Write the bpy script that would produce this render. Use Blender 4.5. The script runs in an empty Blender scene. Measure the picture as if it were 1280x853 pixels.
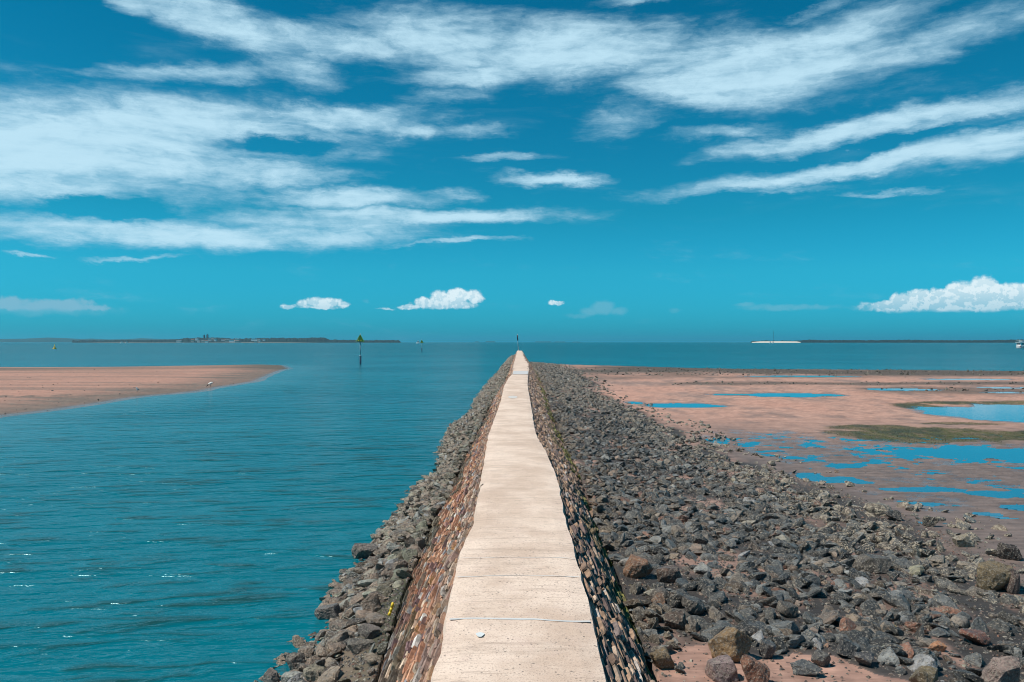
import bpy, bmesh, math, random
import numpy as np
from mathutils import Vector, Matrix

rng = np.random.default_rng(7)
random.seed(7)
scene = bpy.context.scene
COL = scene.collection

# ------------------------------------------------------------------ camera geometry (used to turn pixels into ground points)
F = 28.0 / 36.0 * 1280.0
CX, HY, CZ = 640.0, 427.8, 4.1
DECK = 1.5


def G(px, py, z=0.0):
    """photo pixel -> point on the horizontal plane at height z"""
    D = (CZ - z) * F / (py - HY)
    return ((px - CX) / F * D, D)


def at(px, py, D):
    """photo pixel at distance D -> point"""
    return Vector(((px - CX) / F * D, D, CZ + (HY - py) / F * D))


# ------------------------------------------------------------------ numpy noise
def _h(ix, iy, s):
    n = (ix.astype(np.int64) * 374761393 + iy.astype(np.int64) * 668265263 + s * 1442695041) & 0x7fffffff
    n = ((n ^ (n >> 13)) * 1274126177) & 0x7fffffff
    return ((n ^ (n >> 16)) & 0xffff) / 65535.0


def vn(x, y, s=0):
    x = np.asarray(x, float); y = np.asarray(y, float)
    fx, fy = np.floor(x), np.floor(y)
    tx, ty = x - fx, y - fy
    tx = tx * tx * (3 - 2 * tx); ty = ty * ty * (3 - 2 * ty)
    a = _h(fx, fy, s); b = _h(fx + 1, fy, s); c = _h(fx, fy + 1, s); d = _h(fx + 1, fy + 1, s)
    return (a * (1 - tx) + b * tx) * (1 - ty) + (c * (1 - tx) + d * tx) * ty


def fbm(x, y, s=0, o=4, g=0.5):
    t = 0; a = 1; n = 0
    for k in range(o):
        t = t + a * vn(np.asarray(x) * 2 ** k + 17.3 * k, np.asarray(y) * 2 ** k - 9.1 * k, s + k)
        n += a; a *= g
    return t / n


def sst(a, b, x):
    t = np.clip((x - a) / (b - a), 0, 1)
    return t * t * (3 - 2 * t)


# ------------------------------------------------------------------ object helpers
def tag(o, label=None, cat=None, group=None, kind=None):
    if label: o['label'] = label
    if cat: o['category'] = cat
    if group: o['group'] = group
    if kind: o['kind'] = kind
    return o


def empty(name, loc, label, cat, group=None, rz=0):
    o = bpy.data.objects.new(name, None)
    COL.objects.link(o); o.location = loc; o.rotation_euler = (0, 0, rz)
    o.empty_display_size = 0.2
    return tag(o, label, cat, group)


def mesh_obj(name, V, Fc, mat, parent=None, smooth=False, col=None, fl=None):
    me = bpy.data.meshes.new(name)
    V = np.asarray(V, np.float32)
    if isinstance(Fc, np.ndarray):
        n, k = Fc.shape
        me.vertices.add(len(V)); me.vertices.foreach_set('co', V.ravel())
        me.loops.add(n * k); me.loops.foreach_set('vertex_index', Fc.ravel().astype(np.int32))
        me.polygons.add(n); me.polygons.foreach_set('loop_start', np.arange(n, dtype=np.int32) * k)
        me.polygons.foreach_set('loop_total', np.full(n, k, np.int32))
        me.update(calc_edges=True)
    else:
        me.from_pydata([tuple(map(float, v)) for v in V], [], Fc)
        me.update()
    me.polygons.foreach_set('use_smooth', np.full(len(me.polygons), smooth, bool))
    if col is not None:
        a = me.attributes.new('tint', 'FLOAT_COLOR', 'POINT')
        c = np.ones((len(V), 4), np.float32); c[:, :3] = col
        a.data.foreach_set('color', c.ravel())
    if fl is not None:
        for k2, v in fl.items():
            a = me.attributes.new(k2, 'FLOAT', 'POINT')
            a.data.foreach_set('value', np.asarray(v, np.float32).ravel())
    if mat: me.materials.append(mat)
    o = bpy.data.objects.new(name, me)
    COL.objects.link(o)
    if parent: o.parent = parent
    return o


def bm_obj(name, bm, mat, parent=None, smooth=False):
    me = bpy.data.meshes.new(name)
    bm.normal_update(); bm.to_mesh(me); bm.free()
    for p in me.polygons: p.use_smooth = smooth
    me.materials.append(mat)
    o = bpy.data.objects.new(name, me); COL.objects.link(o)
    if parent: o.parent = parent
    return o


def box(bm, c, s, rot=None, taper=1.0):
    r = bmesh.ops.create_cube(bm, size=1.0)
    for v in r['verts']:
        t = taper if v.co.z > 0 else 1.0
        v.co = Vector((v.co.x * s[0] * t, v.co.y * s[1] * t, v.co.z * s[2]))
        if rot: v.co = rot @ v.co
        v.co += Vector(c)
    return r['verts']


def cyl(bm, p, q, r0, r1=None, n=12):
    p, q = Vector(p), Vector(q)
    r1 = r0 if r1 is None else r1
    d = q - p
    rot = Vector((0, 0, 1)).rotation_difference(d.normalized()).to_matrix().to_4x4()
    bmesh.ops.create_cone(bm, cap_ends=True, segments=n, radius1=r0, radius2=r1, depth=d.length,
                          matrix=Matrix.Translation((p + q) / 2) @ rot)


# ------------------------------------------------------------------ material helpers
class NT:
    def __init__(s, tree):
        s.t = tree; s.n = tree.nodes; s.l = tree.links

    def node(s, ty, ins=None, **kw):
        nd = s.n.new(ty)
        for k, v in kw.items(): setattr(nd, k, v)
        for k, v in (ins or {}).items(): s.put(nd.inputs[k], v)
        return nd

    def put(s, sock, v):
        if isinstance(v, bpy.types.NodeSocket): s.l.new(v, sock)
        elif isinstance(v, bpy.types.Node): s.l.new(v.outputs[0], sock)
        else:
            if isinstance(v, (tuple, list)) and len(v) == 3 and sock.type == 'RGBA': v = (*v, 1)
            sock.default_value = v

    def m(s, op, a, b=0.0, c=0.0, clamp=False):
        nd = s.node('ShaderNodeMath', operation=op, use_clamp=clamp)
        s.put(nd.inputs[0], a); s.put(nd.inputs[1], b); s.put(nd.inputs[2], c)
        return nd.outputs[0]

    def vm(s, op, a, b=None, sc=None):
        nd = s.node('ShaderNodeVectorMath', operation=op)
        s.put(nd.inputs[0], a)
        if b is not None: s.put(nd.inputs[1], b)
        if sc is not None: s.put(nd.inputs['Scale'], sc)
        return nd.outputs['Value'] if op in ('LENGTH', 'DOT_PRODUCT') else nd.outputs[0]

    def mix(s, f, a, b, ty='MIX'):
        nd = s.node('ShaderNodeMix', data_type='RGBA', blend_type=ty)
        s.put(nd.inputs[0], f); s.put(nd.inputs[6], a); s.put(nd.inputs[7], b)
        return nd.outputs[2]

    def mr(s, v, a, b, c=0.0, d=1.0, smooth=True):
        nd = s.node('ShaderNodeMapRange', interpolation_type='SMOOTHSTEP' if smooth else 'LINEAR')
        for k, x in zip(range(5), (v, a, b, c, d)): s.put(nd.inputs[k], x)
        return nd.outputs[0]

    def noise(s, vec, scale, detail=4, rough=0.55, dist=0.0, color=False):
        nd = s.node('ShaderNodeTexNoise')
        s.put(nd.inputs['Vector'], vec); s.put(nd.inputs['Scale'], scale)
        nd.inputs['Detail'].default_value = detail; nd.inputs['Roughness'].default_value = rough
        nd.inputs['Distortion'].default_value = dist
        return nd.outputs['Color' if color else 'Fac']

    def mapping(s, vec, loc=(0, 0, 0), rot=(0, 0, 0), sc=(1, 1, 1), ty='POINT'):
        nd = s.node('ShaderNodeMapping', vector_type=ty)
        s.put(nd.inputs[0], vec)
        nd.inputs[1].default_value = loc; nd.inputs[2].default_value = rot; nd.inputs[3].default_value = sc
        return nd.outputs[0]

    def attr(s, name):
        return s.node('ShaderNodeAttribute', attribute_name=name)

    def bump(s, h, dist=0.01, strength=1.0):
        return s.node('ShaderNodeBump', {'Height': h, 'Distance': dist, 'Strength': strength}).outputs[0]


def material(name):
    m = bpy.data.materials.new(name); m.use_nodes = True
    t = NT(m.node_tree)
    b = m.node_tree.nodes['Principled BSDF']
    return m, t, b


def plain(name, c, rough=0.6, metal=0.0, var=0.15, scale=6.0, bump=0.0):
    m, t, b = material(name)
    pos = t.node('ShaderNodeTexCoord').outputs['Object']
    n = t.noise(pos, scale, 5)
    t.put(b.inputs['Base Color'], t.mix(n, tuple(x * (1 - var) for x in c), tuple(min(1, x * (1 + var)) for x in c)))
    b.inputs['Roughness'].default_value = rough; b.inputs['Metallic'].default_value = metal
    if bump: t.put(b.inputs['Normal'], t.bump(n, bump))
    return m


# ================================================================== SKY
SUN_EL, SUN_AZ = math.radians(57), math.radians(-103)     # azimuth measured from +Y towards +X
SKY_STRENGTH = 0.1
world = bpy.data.worlds.new("World"); scene.world = world; world.use_nodes = True
W = NT(world.node_tree)
bg = world.node_tree.nodes['Background']; bg.inputs['Strength'].default_value = SKY_STRENGTH
sky = W.node('ShaderNodeTexSky', sky_type='NISHITA', sun_disc=False, sun_elevation=SUN_EL, sun_rotation=SUN_AZ,
             altitude=0, air_density=1.0, dust_density=0.6, ozone_density=1.0)
tc = W.node('ShaderNodeTexCoord').outputs['Generated']
sep = W.node('ShaderNodeSeparateXYZ', {0: tc})
az = W.m('ARCTAN2', sep.outputs[0], sep.outputs[1])
el = W.m('ARCSINE', sep.outputs[2])
P = W.node('ShaderNodeCombineXYZ', {0: az, 1: el}).outputs[0]
# colour of the clear sky: the photograph's teal cast
tintramp = W.node('ShaderNodeValToRGB', {0: W.mr(el, 0.0, 0.45, smooth=False)})
er = tintramp.color_ramp
TINT = [(0.0, (0.050, 0.68, 1.32)), (0.19, (0.060, 0.76, 1.07)), (0.35, (0.038, 0.70, 0.87)), (0.8, (0.010, 0.63, 0.78)), (1.0, (0.008, 0.58, 0.75))]
er.elements[0].position = TINT[0][0]; er.elements[0].color = (*TINT[0][1], 1)
er.elements[1].position = TINT[-1][0]; er.elements[1].color = (*TINT[-1][1], 1)
for p_, c_ in TINT[1:-1]:
    e_ = er.elements.new(p_); e_.color = (*c_, 1)
clear = W.mix(1.0, sky.outputs[0], tintramp.outputs[0], 'MULTIPLY')


def ang(px, py):
    dx = (px - CX) / F
    return math.atan(dx), math.atan((HY - py) / F / math.sqrt(1 + dx * dx))


def masks(vec, items):
    acc = 0.0
    sp_ = W.node('ShaderNodeSeparateXYZ', {0: vec}).outputs
    for (px, py, rx, ry, rot, st) in items:
        a, e = ang(px, py)
        chain = W.node('ShaderNodeCombineXYZ', {0: sp_[0], 1: sp_[1], 2: acc}).outputs[0]   # one after the other keeps the shader small
        v = W.mapping(chain, (a, e, 0), (0, 0, math.radians(rot)), (rx / F, ry / F, 1e6), 'TEXTURE')
        f = W.mr(W.vm('LENGTH', v), 1.3, 0.15, 0.0, st)
        acc = W.m('MAXIMUM', acc, f)
    return acc


cirrus = [(270, 28, 150, 30, -10, 1), (420, 55, 130, 26, -6, .9), (160, 5, 60, 16, -8, .8), (560, 50, 160, 44, -4, 1), (720, 68, 190, 46, 0, 1.1),
          (930, 85, 200, 52, -3, 1.15), (1020, 60, 150, 40, 6, 1), (1170, 52, 140, 26, 10, .75), (1260, 28, 70, 14, 12, .6),
          (230, 95, 130, 15, 6, .72), (380, 85, 60, 30, 0, .7), (870, 115, 90, 24, -5, 1), (600, 92, 110, 22, 0, .9),
          (1080, 160, 240, 17, 5, 1), (1230, 140, 110, 18, 6, .9), (780, 150, 80, 24, 8, .58), (900, 165, 90, 12, 0, .7), (1100, 201, 290, 15, 5, 1.15),
          (1220, 190, 120, 22, 4, .9),
          (430, 146, 140, 22, 2, 1.1), (500, 160, 60, 12, -4, .8), (200, 165, 270, 46, 4, 1.15), (60, 180, 190, 66, 0, 1.15), (40, 225, 190, 34, 0, .95), (150, 205, 200, 30, 0, 1.0), (330, 213, 130, 20, 0, .95),
          (200, 235, 120, 28, 0, .7), (450, 245, 150, 16, 2, 1), (560, 240, 60, 10, 0, .7), (540, 268, 240, 15, 1, 1.05), (240, 290, 330, 22, 1, 1.0), (60, 285, 120, 22, 0, .8),
          (400, 275, 200, 26, 0, .85), (692, 228, 78, 10, -2, .95), (620, 200, 80, 7, 0, .6), (560, 303, 130, 4, 2, .62),
          (25, 318, 30, 3.5, 0, .7), (160, 322, 70, 3.5, 1, .7), (930, 238, 130, 6, 0, .5), (800, 0, 70, 8, 5, .6), (1040, 4, 90, 8, 10, .5),
          (560, 120, 80, 14, 5, .5), (590, 165, 60, 12, 0, .5), (1110, 238, 70, 4, 0, .5)]
w1 = W.vm('SUBTRACT', W.noise(W.mapping(P, sc=(7, 18, 1)), 1.0, 8, .66, color=True), (0.5, 0.5, 0.5))
w1 = W.vm('MULTIPLY', w1, (0.12, 0.050, 0))
Pc = W.vm('ADD', P, w1)
M1 = masks(Pc, cirrus)
st1 = W.noise(W.mapping(P, rot=(0, 0, math.radians(-4)), sc=(5.5, 30, 1)), 1.0, 9, .62, 0.35)
st2 = W.noise(W.mapping(P, rot=(0, 0, math.radians(-9)), sc=(14, 62, 1)), 1.0, 8, .66, 0.5)
st3 = W.noise(W.mapping(Pc, sc=(34, 62, 1)), 1.0, 7, .62, 0.4)
nn = W.m('ADD', W.m('MULTIPLY', st1, 0.52), W.m('ADD', W.m('MULTIPLY', st2, 0.26), W.m('MULTIPLY', st3, 0.22)))
gaps = masks(Pc, [(125, 260, 75, 9, 0, .9), (345, 180, 95, 9, 3, .9), (1105, 178, 150, 5, 6, .6), (60, 30, 70, 40, 0, .8), (560, 190, 60, 12, 0, .5)])
dens = W.m('ADD', W.m('SUBTRACT', W.m('MULTIPLY', M1, 1.05), gaps), W.m('MULTIPLY', W.m('SUBTRACT', nn, 0.5), 2.2))
alpha1 = W.m('MULTIPLY', W.mr(dens, 0.06, 1.25, 0.0, 0.93), W.mr(nn, .34, .58, .76, 1.0))
# faint overall veils
veil = W.m('MULTIPLY', W.mr(st1, 0.52, 0.85, 0, .16), W.mr(el, 0.1, 0.2))
alpha1 = W.m('MAXIMUM', alpha1, veil)
c1 = W.mix(W.mr(W.m('ADD', W.m('MULTIPLY', nn, 1.0), W.m('MULTIPLY', M1, .22)), 0.42, 0.78), (2.8, 5.7, 7.5), (5.6, 8.2, 9.6))

cumulus = [(70, 381, 50, 10, 2, 1.0), (95, 385, 55, 6, 0, .9), (12, 380, 32, 11, 0, 1.0), (40, 386, 70, 6, 0, .95),
           (362, 382, 16, 5, 0, .95), (379, 380, 13, 7, 0, 1), (397, 377.5, 17, 9, 0, 1.1), (414, 378, 17, 8, 0, 1.05), (428, 381, 12, 5, 0, .9), (395, 384, 48, 4, 0, .8),
           (512, 384, 22, 5, 0, 1), (530, 379, 17, 10, 0, 1.1), (550, 373, 19, 14, 0, 1.2), (572, 370, 20, 14, 0, 1.2), (592, 371, 17, 11, 0, 1.15), (556, 381, 55, 7, 0, 1.1), (480, 386.5, 20, 2.5, 0, .7),
           (691, 379, 9, 5, 0, 1), (699, 380, 8, 5, 0, .95),
           (1105, 382, 18, 8, 0, 1.1), (1128, 378, 20, 12, 0, 1.2), (1152, 374, 22, 13, 0, 1.3), (1178, 373, 22, 15, 0, 1.3), (1203, 368, 24, 17, 0, 1.35), (1230, 364, 25, 19, 0, 1.4), (1252, 368, 22, 17, 0, 1.3),
           (1277, 370, 26, 19, 0, 1.35), (1300, 372, 30, 22, 0, 1.3), (1200, 382, 125, 11, 0, 1.3)]
w2 = W.vm('SUBTRACT', W.noise(P, 55.0, 7, .65, color=True), (0.5, 0.5, 0.5))
Pk = W.vm('ADD', P, W.vm('MULTIPLY', w2, (0.016, 0.012, 0)))
M2 = masks(Pk, cumulus)
bn = W.noise(P, 60.0, 9, .62)
bn2 = W.noise(W.vm('ADD', P, (-0.003, 0.0035, 0)), 60.0, 9, .62)
cut = W.mr(W.m('ADD', el, W.m('MULTIPLY', W.m('SUBTRACT', W.noise(P, 45.0, 4), .5), .008)), ang(1200, 392)[1], ang(1200, 385.5)[1])
alpha2 = W.m('MULTIPLY', W.mr(W.m('ADD', M2, W.m('MULTIPLY', W.m('SUBTRACT', bn, .5), 1.2)), 0.36, 0.86), cut)
faint = [(755, 384, 22, 12, 0, 1.0), (740, 389, 24, 8, 0, .8), (772, 389, 18, 8, 0, .8), (725, 394, 30, 6, 0, .6), (842, 388, 14, 6, 0, .6), (930, 381, 18, 4, 0, .7), (985, 384, 85, 6, 0, .75), (457, 376, 8, 4, 0, .5), (60, 386, 110, 12, 0, .7), (1110, 384, 80, 5, 0, .6)]
alpha3 = W.mr(W.m('ADD', masks(Pk, faint), W.m('MULTIPLY', W.m('SUBTRACT', bn, .5), .7)), 0.25, 0.9, 0, .5)
relief = W.mr(W.m('SUBTRACT', bn, bn2), -0.035, 0.035)
hgt = W.mr(el, ang(1200, 391)[1], ang(1200, 352)[1])
c2 = W.mix(W.m('ADD', W.m('MULTIPLY', relief, .45), W.m('MULTIPLY', hgt, .75), clamp=True), (3.0, 6.0, 7.5), (7.8, 9.3, 9.9))
c2 = W.mix(W.mr(az, ang(300, 400)[0], ang(120, 400)[0]), c2, (2.1, 4.9, 6.5))
full = W.mix(alpha1, clear, W.vm('SCALE', c1, sc=0.1 / SKY_STRENGTH))
full = W.mix(alpha3, full, (2.0, 5.1, 6.6))
full = W.mix(alpha2, full, c2)
W.l.new(full, bg.inputs['Color'])
world.cycles.sampling_method = 'MANUAL'; world.cycles.sample_map_resolution = 512

sun = bpy.data.lights.new('sun', 'SUN'); sun.energy = 5.0; sun.angle = math.radians(0.53); sun.color = (1.0, 0.92, 0.82)
so = bpy.data.objects.new('sun', sun); COL.objects.link(so)
sd = Vector((math.sin(SUN_AZ) * math.cos(SUN_EL), math.cos(SUN_AZ) * math.cos(SUN_EL), math.sin(SUN_EL)))
so.rotation_euler = (-sd).to_track_quat('-Z', 'Y').to_euler(); so.location = (0, 0, 50)

# ================================================================== PLAN of the place
deck_tab = [(853, 540, 756), (800, 553.6, 746.5), (750, 562, 736), (700, 573, 721), (650, 593, 707), (600, 602, 697), (580, 605, 689), (564, 608, 682),
            (552, 609.6, 675), (541, 611.5, 670), (528, 616.5, 667), (514, 621.8, 665), (500, 626.5, 662.5), (482, 630.5, 659.5), (472, 636, 659.8), (467, 641, 660.5), (465, 641, 661), (455.6, 642, 660.7), (450, 643.5, 657),
            (444.4, 645, 654.5), (438.6, 646.6, 652.6)]
dt = sorted([(*G(l, py, DECK)[::-1], G(r, py, DECK)[0]) for py, l, r in deck_tab])
dy_, dl_, dr_ = (np.array(v) for v in zip(*dt))
DEND = dy_[-1]
DL = lambda y: np.interp(y, dy_, dl_)
DR = lambda y: np.interp(y, dy_, dr_)
CC = lambda y: (DL(y) + DR(y)) / 2


def tab(pts, z):
    q = sorted((G(px, py, z)[1], G(px, py, z)[0]) for px, py in pts)
    a, b = np.array([v[0] for v in q]), np.array([v[1] for v in q])
    return lambda y: np.interp(y, a, b)


tr = tab([(822, 853), (805, 814), (788, 766), (770, 714), (750, 670), (741, 640), (724, 590), (706, 555), (697, 534), (689, 513), (682, 490), (676, 475)], .4)
tl = tab([(468, 853), (481, 814), (499, 756), (519, 704), (536, 656), (554, 630), (571, 598)], .4)
TR = lambda y: np.where(y < 77, tr(y), CC(y) + np.interp(y, [77, 140, 242], [tr(77.) - CC(77.), 1.75, 1.3]))
TL = lambda y: np.where(y < 21, tl(y), CC(y) + np.interp(y, [21, 50, 120, 242], [tl(21.) - CC(21.), -1.5, -1.5, -1.2]))
WL = tab([(325, 853), (350, 838), (398, 790), (402, 765), (425, 720), (455, 693), (470, 670), (497, 640), (515, 610), (545, 590), (548, 565), (560, 535), (588, 515), (591, 505),
          (601, 490), (615, 473), (626, 461), (637, 447), (643.5, 440)], 0)
RE = tab([(738, 487), (745, 480), (775, 505), (800, 515), (850, 540), (885, 556), (920, 572), (960, 590), (1010, 610), (1060, 628), (1120, 650), (1150, 668), (1200, 690), (1240, 712), (1290, 742), (1400, 800), (1560, 860)], .25)
shx = np.array([-400, 3.0, 13.6, 31.6, 52, 75, 150, 400]); shy = np.array([146, 146, 136, 121, 115, 110, 95, 60])
SHORE = lambda x: np.interp(x, shx, shy)
SAND = [(822, 860), (808, 822), (835, 812), (862, 806), (905, 806), (955, 820), (991, 808), (1043, 816), (1095, 836), (1150, 850), (1170, 862)]
sandx, sandy = np.array([p[0] for p in SAND]), np.array([p[1] for p in SAND])
SPIT = [G(px, py) for px, py in [(-700, 760), (-250, 590), (0, 522), (60, 515), (150, 502), (200, 495), (250, 490), (290, 484), (320, 478), (340, 471), (352, 465), (366, 461), (358, 457), (330, 456), (250, 457.5), (150, 459), (60, 459.5), (-100, 459), (-700, 459)]]


def poly_sd(x, y, P_):
    d = np.full(np.shape(x), 1e18); s = np.zeros(np.shape(x), bool)
    n = len(P_)
    for i in range(n):
        ax, ay = P_[i]; bx, by = P_[(i + 1) % n]
        ex, ey = bx - ax, by - ay
        t = np.clip(((x - ax) * ex + (y - ay) * ey) / (ex * ex + ey * ey), 0, 1)
        d = np.minimum(d, (x - ax - t * ex) ** 2 + (y - ay - t * ey) ** 2)
        c = ((ay > y) != (by > y)) & (x < ex * (y - ay) / (ey if abs(ey) > 1e-9 else 1e-9) + ax)
        s ^= c
    return np.where(s, 1, -1) * np.sqrt(d)


def projp(x, y, z):
    y = np.maximum(y, .5)
    return CX + x / y * F, HY + (CZ - z) / y * F


POOLZ = 0.2
pools = [(1000, 556, 130, 18, .5), (1225, 572, 150, 12, .5), (1040, 575, 90, 8, .5), (985, 494, 66, 2.6, 1), (915, 493.6, 40, 1.2, .8), (1130, 487.3, 50, 1.9, 1), (1236, 518, 74, 11, 1), (1290, 512, 60, 8, 1), (790, 504, 18, 2.5, .8), (850, 507, 62, 3.6, .75), (1148, 654, 16, 5.5, 1),
         (880, 551, 24, 8, 1), (960, 560, 90, 16, .55), (1060, 560, 90, 9, .45), (1220, 566, 120, 9, .65), (985, 556, 80, 12, .4), (1000, 470.5, 80, 1.0, .8), (1215, 474.5, 62, 1.1, .9), (1260, 485, 60, 1.2, .8),
         (1260, 491, 40, 1.1, .8), (1010, 598, 30, 7, .7), (1060, 600, 22, 5, .6), (1150, 612, 46, 3.5, .8), (1245, 618, 36, 5, .9), (1285, 635, 32, 5, 1), (1235, 643, 22, 3.4, .9), (1155, 630, 22, 2.5, .8), (1260, 648, 20, 2, .7),
         (1060, 582, 30, 3, .6), (960, 596, 22, 4, .7), (1280, 470, 60, .8, .5), (1180, 654.5, 10, 2, .6)]
pw = []
for px, py, rx, ry, s_ in pools:
    s_ = s_ if s_ > .56 else -1
    x0, y0 = G(px, py, POOLZ)
    pw.append((x0, y0, rx / F * y0, ry * y0 * y0 / ((CZ - POOLZ) * F), s_))


def pool_f(x, y, broken=False):
    wx = (fbm(x * .9 + 3, y * .6, 41, 4) - .5) * 1.0; wy = (fbm(x * .9 + 9, y * .6 + 4, 42, 4) - .5) * 1.0
    acc = np.zeros(np.shape(x))
    for x0, y0, ax, ay, s_ in pw:
        if (s_ < 0) != broken: continue
        s_ = abs(s_)
        r = np.sqrt(((x - x0) / ax + wx * .55) ** 2 + ((y - y0) / ay + wy * .55) ** 2)
        acc = np.maximum(acc, s_ * np.clip(1.25 - r, 0, 1))
    return acc


def gz(x, y, detail=True):
    x = np.asarray(x, float); y = np.asarray(y, float)
    c = CC(y)
    tL, tR, wl, re = TL(y), TR(y), WL(y), RE(y)
    # left flank of the jetty: rubble slope to the water
    u = (tL - x) / np.maximum(tL - wl, .2)
    zl = .42 - u * .50
    zl = np.maximum(zl, -.3 - 1.2 * sst(1.5, 4, u))
    # right side
    v = np.clip((x - tR) / np.maximum(re - tR, .5), 0, 1)
    n1 = fbm(x * .5, y * .5, 3, 4)
    zr = .46 - .22 * v + (n1 - .5) * .10 * (1 - sst(.8, 1.2, (x - tR) / np.maximum(re - tR, .5)))
    zr = np.where(y > 60, np.minimum(zr, .46 - .22 * v), zr)
    zone = sst(38, 31, y) * sst(17, 19.5, y - 0 * x) * sst(0, 1.5, x - re)
    flat = .236 + (fbm(x * .35, y * .35, 5, 4) - .5) * .02 - zone * .019 + (fbm(x * 1.5, y * 1.9, 6, 6, .62) - .5) * .13 * zone
    flat = flat - .11 * pool_f(x, y) * (x > 2) - .009 * np.minimum(1, 2.2 * pool_f(x, y, True)) * (x > 2)
    m = sst(re - .2, re + 1.5, x)
    zr = zr * (1 - m) + flat * m
    sh = SHORE(x) + (fbm(x * .06, y * .02, 8, 3) - .5) * 8
    zr = zr * sst(-1, 5, sh - y) - .5 * (1 - sst(-3, 5, sh - y)) - .6 * (1 - sst(-40, 0, sh - y))
    z = np.where(x > c, zr, zl)
    under = (x > tL) & (x < tR)
    z = np.where(under, np.where(y < 140, .3, -.4), z)
    # sand spit on the other side of the channel
    sd_ = poly_sd(x, y, SPIT) + (fbm(x * .12, y * .12, 11, 4) - .5) * 2.2 * sst(-40, -20, x) 
    zs = np.where(sd_ > 0, .30 * (1 - np.exp(-sd_ / 5.0)) + (fbm(x * .25, y * .2, 12, 3) - .5) * .03 * sst(0, 3, sd_), sd_ * .06)
    zs = np.maximum(zs, -1.4)
    z = np.maximum(z, np.where(x < c - 3, zs, -9))
    far = sst(200, 420, y)
    z = z * (1 - far) - 2.0 * far
    return z


# ------------------------------------------------------------------ grids
rows_py = np.concatenate([np.arange(1000, 640, -1.6), np.arange(640, 480, -.9), np.arange(480, 452, -.45), np.arange(452, 436, -1.0), [435, 433, 431, 430, 429.2, 428.7, 428.3, 428.05, 427.95]])
ys = CZ * F / (rows_py - HY)
ys = np.concatenate([[-40, -20, -8, -2, 2, 4, 5.5], ys[ys > 6.2]])
s_cols = (np.concatenate([[-6000, -3000, -1500, -700, -300], np.arange(-90, 1370, 1.7), [1400, 1500, 1700, 2100, 2800, 4000, 7000]]) - CX) / F
YY, SS = np.meshgrid(ys, s_cols, indexing='ij')
XX = SS * np.maximum(YY, 6.5)
NR, NC = XX.shape


def grid_faces(nr, nc):
    i = np.arange(nr * nc).reshape(nr, nc)
    return np.stack([i[:-1, :-1], i[:-1, 1:], i[1:, 1:], i[1:, :-1]], -1)


ZZ = gz(XX, YY)
FF = grid_faces(NR, NC)

# ---------------- ground colours (albedo)
sandc = np.array([.46, .245, .178]); sand2 = np.array([.40, .25, .195]); mudc = np.array([.165, .125, .110]); bed = np.array([.075, .062, .048])
green = np.array([.060, .072, .014]); dgreen = np.array([.022, .042, .018]); rubc = np.array([.042, .037, .034])


def mixc(a, b, f): return a * (1 - f[..., None]) + b * f[..., None]


PXg, PYg = projp(XX, YY, ZZ)
n_a = fbm(XX * .3, YY * .12, 21, 4); n_b = fbm(XX * 1.3, YY * .6, 22, 4); n_c = fbm(XX * 5, YY * 2.2, 23, 3)
Cg = mixc(np.broadcast_to(sandc, XX.shape + (3,)), sand2, n_a)
re_g, tr_g, tl_g = RE(YY), TR(YY), TL(YY)
right = (XX > CC(YY))
# muddy, wetter ground in the near flats
mud = np.where(right, sst(44, 27, YY + (n_a - .5) * 14), 0)
mud = np.maximum(mud, np.where(right, .6 * sst(.45, .7, n_b * .6 + n_a * .4), 0))
wetlow = sst(.226, .202, ZZ) * right * (ZZ > .0)
mud = np.maximum(mud, .8 * wetlow)
Cg = mixc(Cg, mudc, np.clip(mud, 0, 1))


def pxband(x0, x1, y0, y1, fx=40, fy=1.5, s=31):
    jy = (fbm(PXg / 45.0, PYg / 6, s, 3) - .5) * (y1 - y0 + 2) * 1.0
    return sst(x0 - fx, x0 + fx, PXg) * (1 - sst(x1 - fx, x1 + fx, PXg)) * sst(y0 - fy, y0 + fy, PYg + jy) * (1 - sst(y1 - fy, y1 + fy, PYg + jy))


# oyster beds: world-space bands (distances of the dark strips across the flats)
D_ = lambda py: G(640, py, .24)[1]


def wband(xa, xb, pa, pb, s, soft=.12):
    """a strip of ground between the distances seen at photo rows pa and pb, from lateral slope xa to xb"""
    q = HY + (CZ - .24) / np.maximum(YY, 1) * F + (fbm(XX * .09, YY * .05, s, 4) - .5) * (pb - pa) * 1.3
    sx = CX + XX / np.maximum(YY, 1) * F + (fbm(XX * .3, YY * .3, s + 1, 3) - .5) * 60
    w = (pb - pa) * .3 + soft
    return sst(pa - w, pa + w, q) * (1 - sst(pb - w, pb + w, q)) * sst(xa - 30, xa + 30, sx) * (1 - sst(xb - 30, xb + 30, sx))


oyb = np.maximum.reduce([wband(660, 2500, 459.5, 470.5, 51), wband(840, 2500, 478, 482, 53) * .85, wband(1080, 2500, 484, 494, 55) * .75, wband(850, 1100, 470, 473, 57) * .5]) * right
oyb = oyb * sst(.10, .48, n_b * .6 + n_c * .4 + oyb * .35)
Cg = mixc(Cg, bed, np.clip(oyb, 0, 1) * .95)
def wblob(items, s):
    acc = np.zeros(XX.shape)
    nx = (fbm(XX * .8, YY * .5, s, 5) - .5) * 1.5; ny = (fbm(XX * .8, YY * .5, s + 7, 5) - .5) * 1.5
    for px, py, rx, ry, st in items:
        x0, y0 = G(px, py, .22); ax = rx / F * y0; ay = ry * y0 * y0 / ((CZ - .22) * F)
        r = np.sqrt(((XX - x0) / ax + nx * .35) ** 2 + ((YY - y0) / ay + ny * .8) ** 2)
        acc = np.maximum(acc, st * sst(1.1, .75, r))
    return acc


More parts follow.
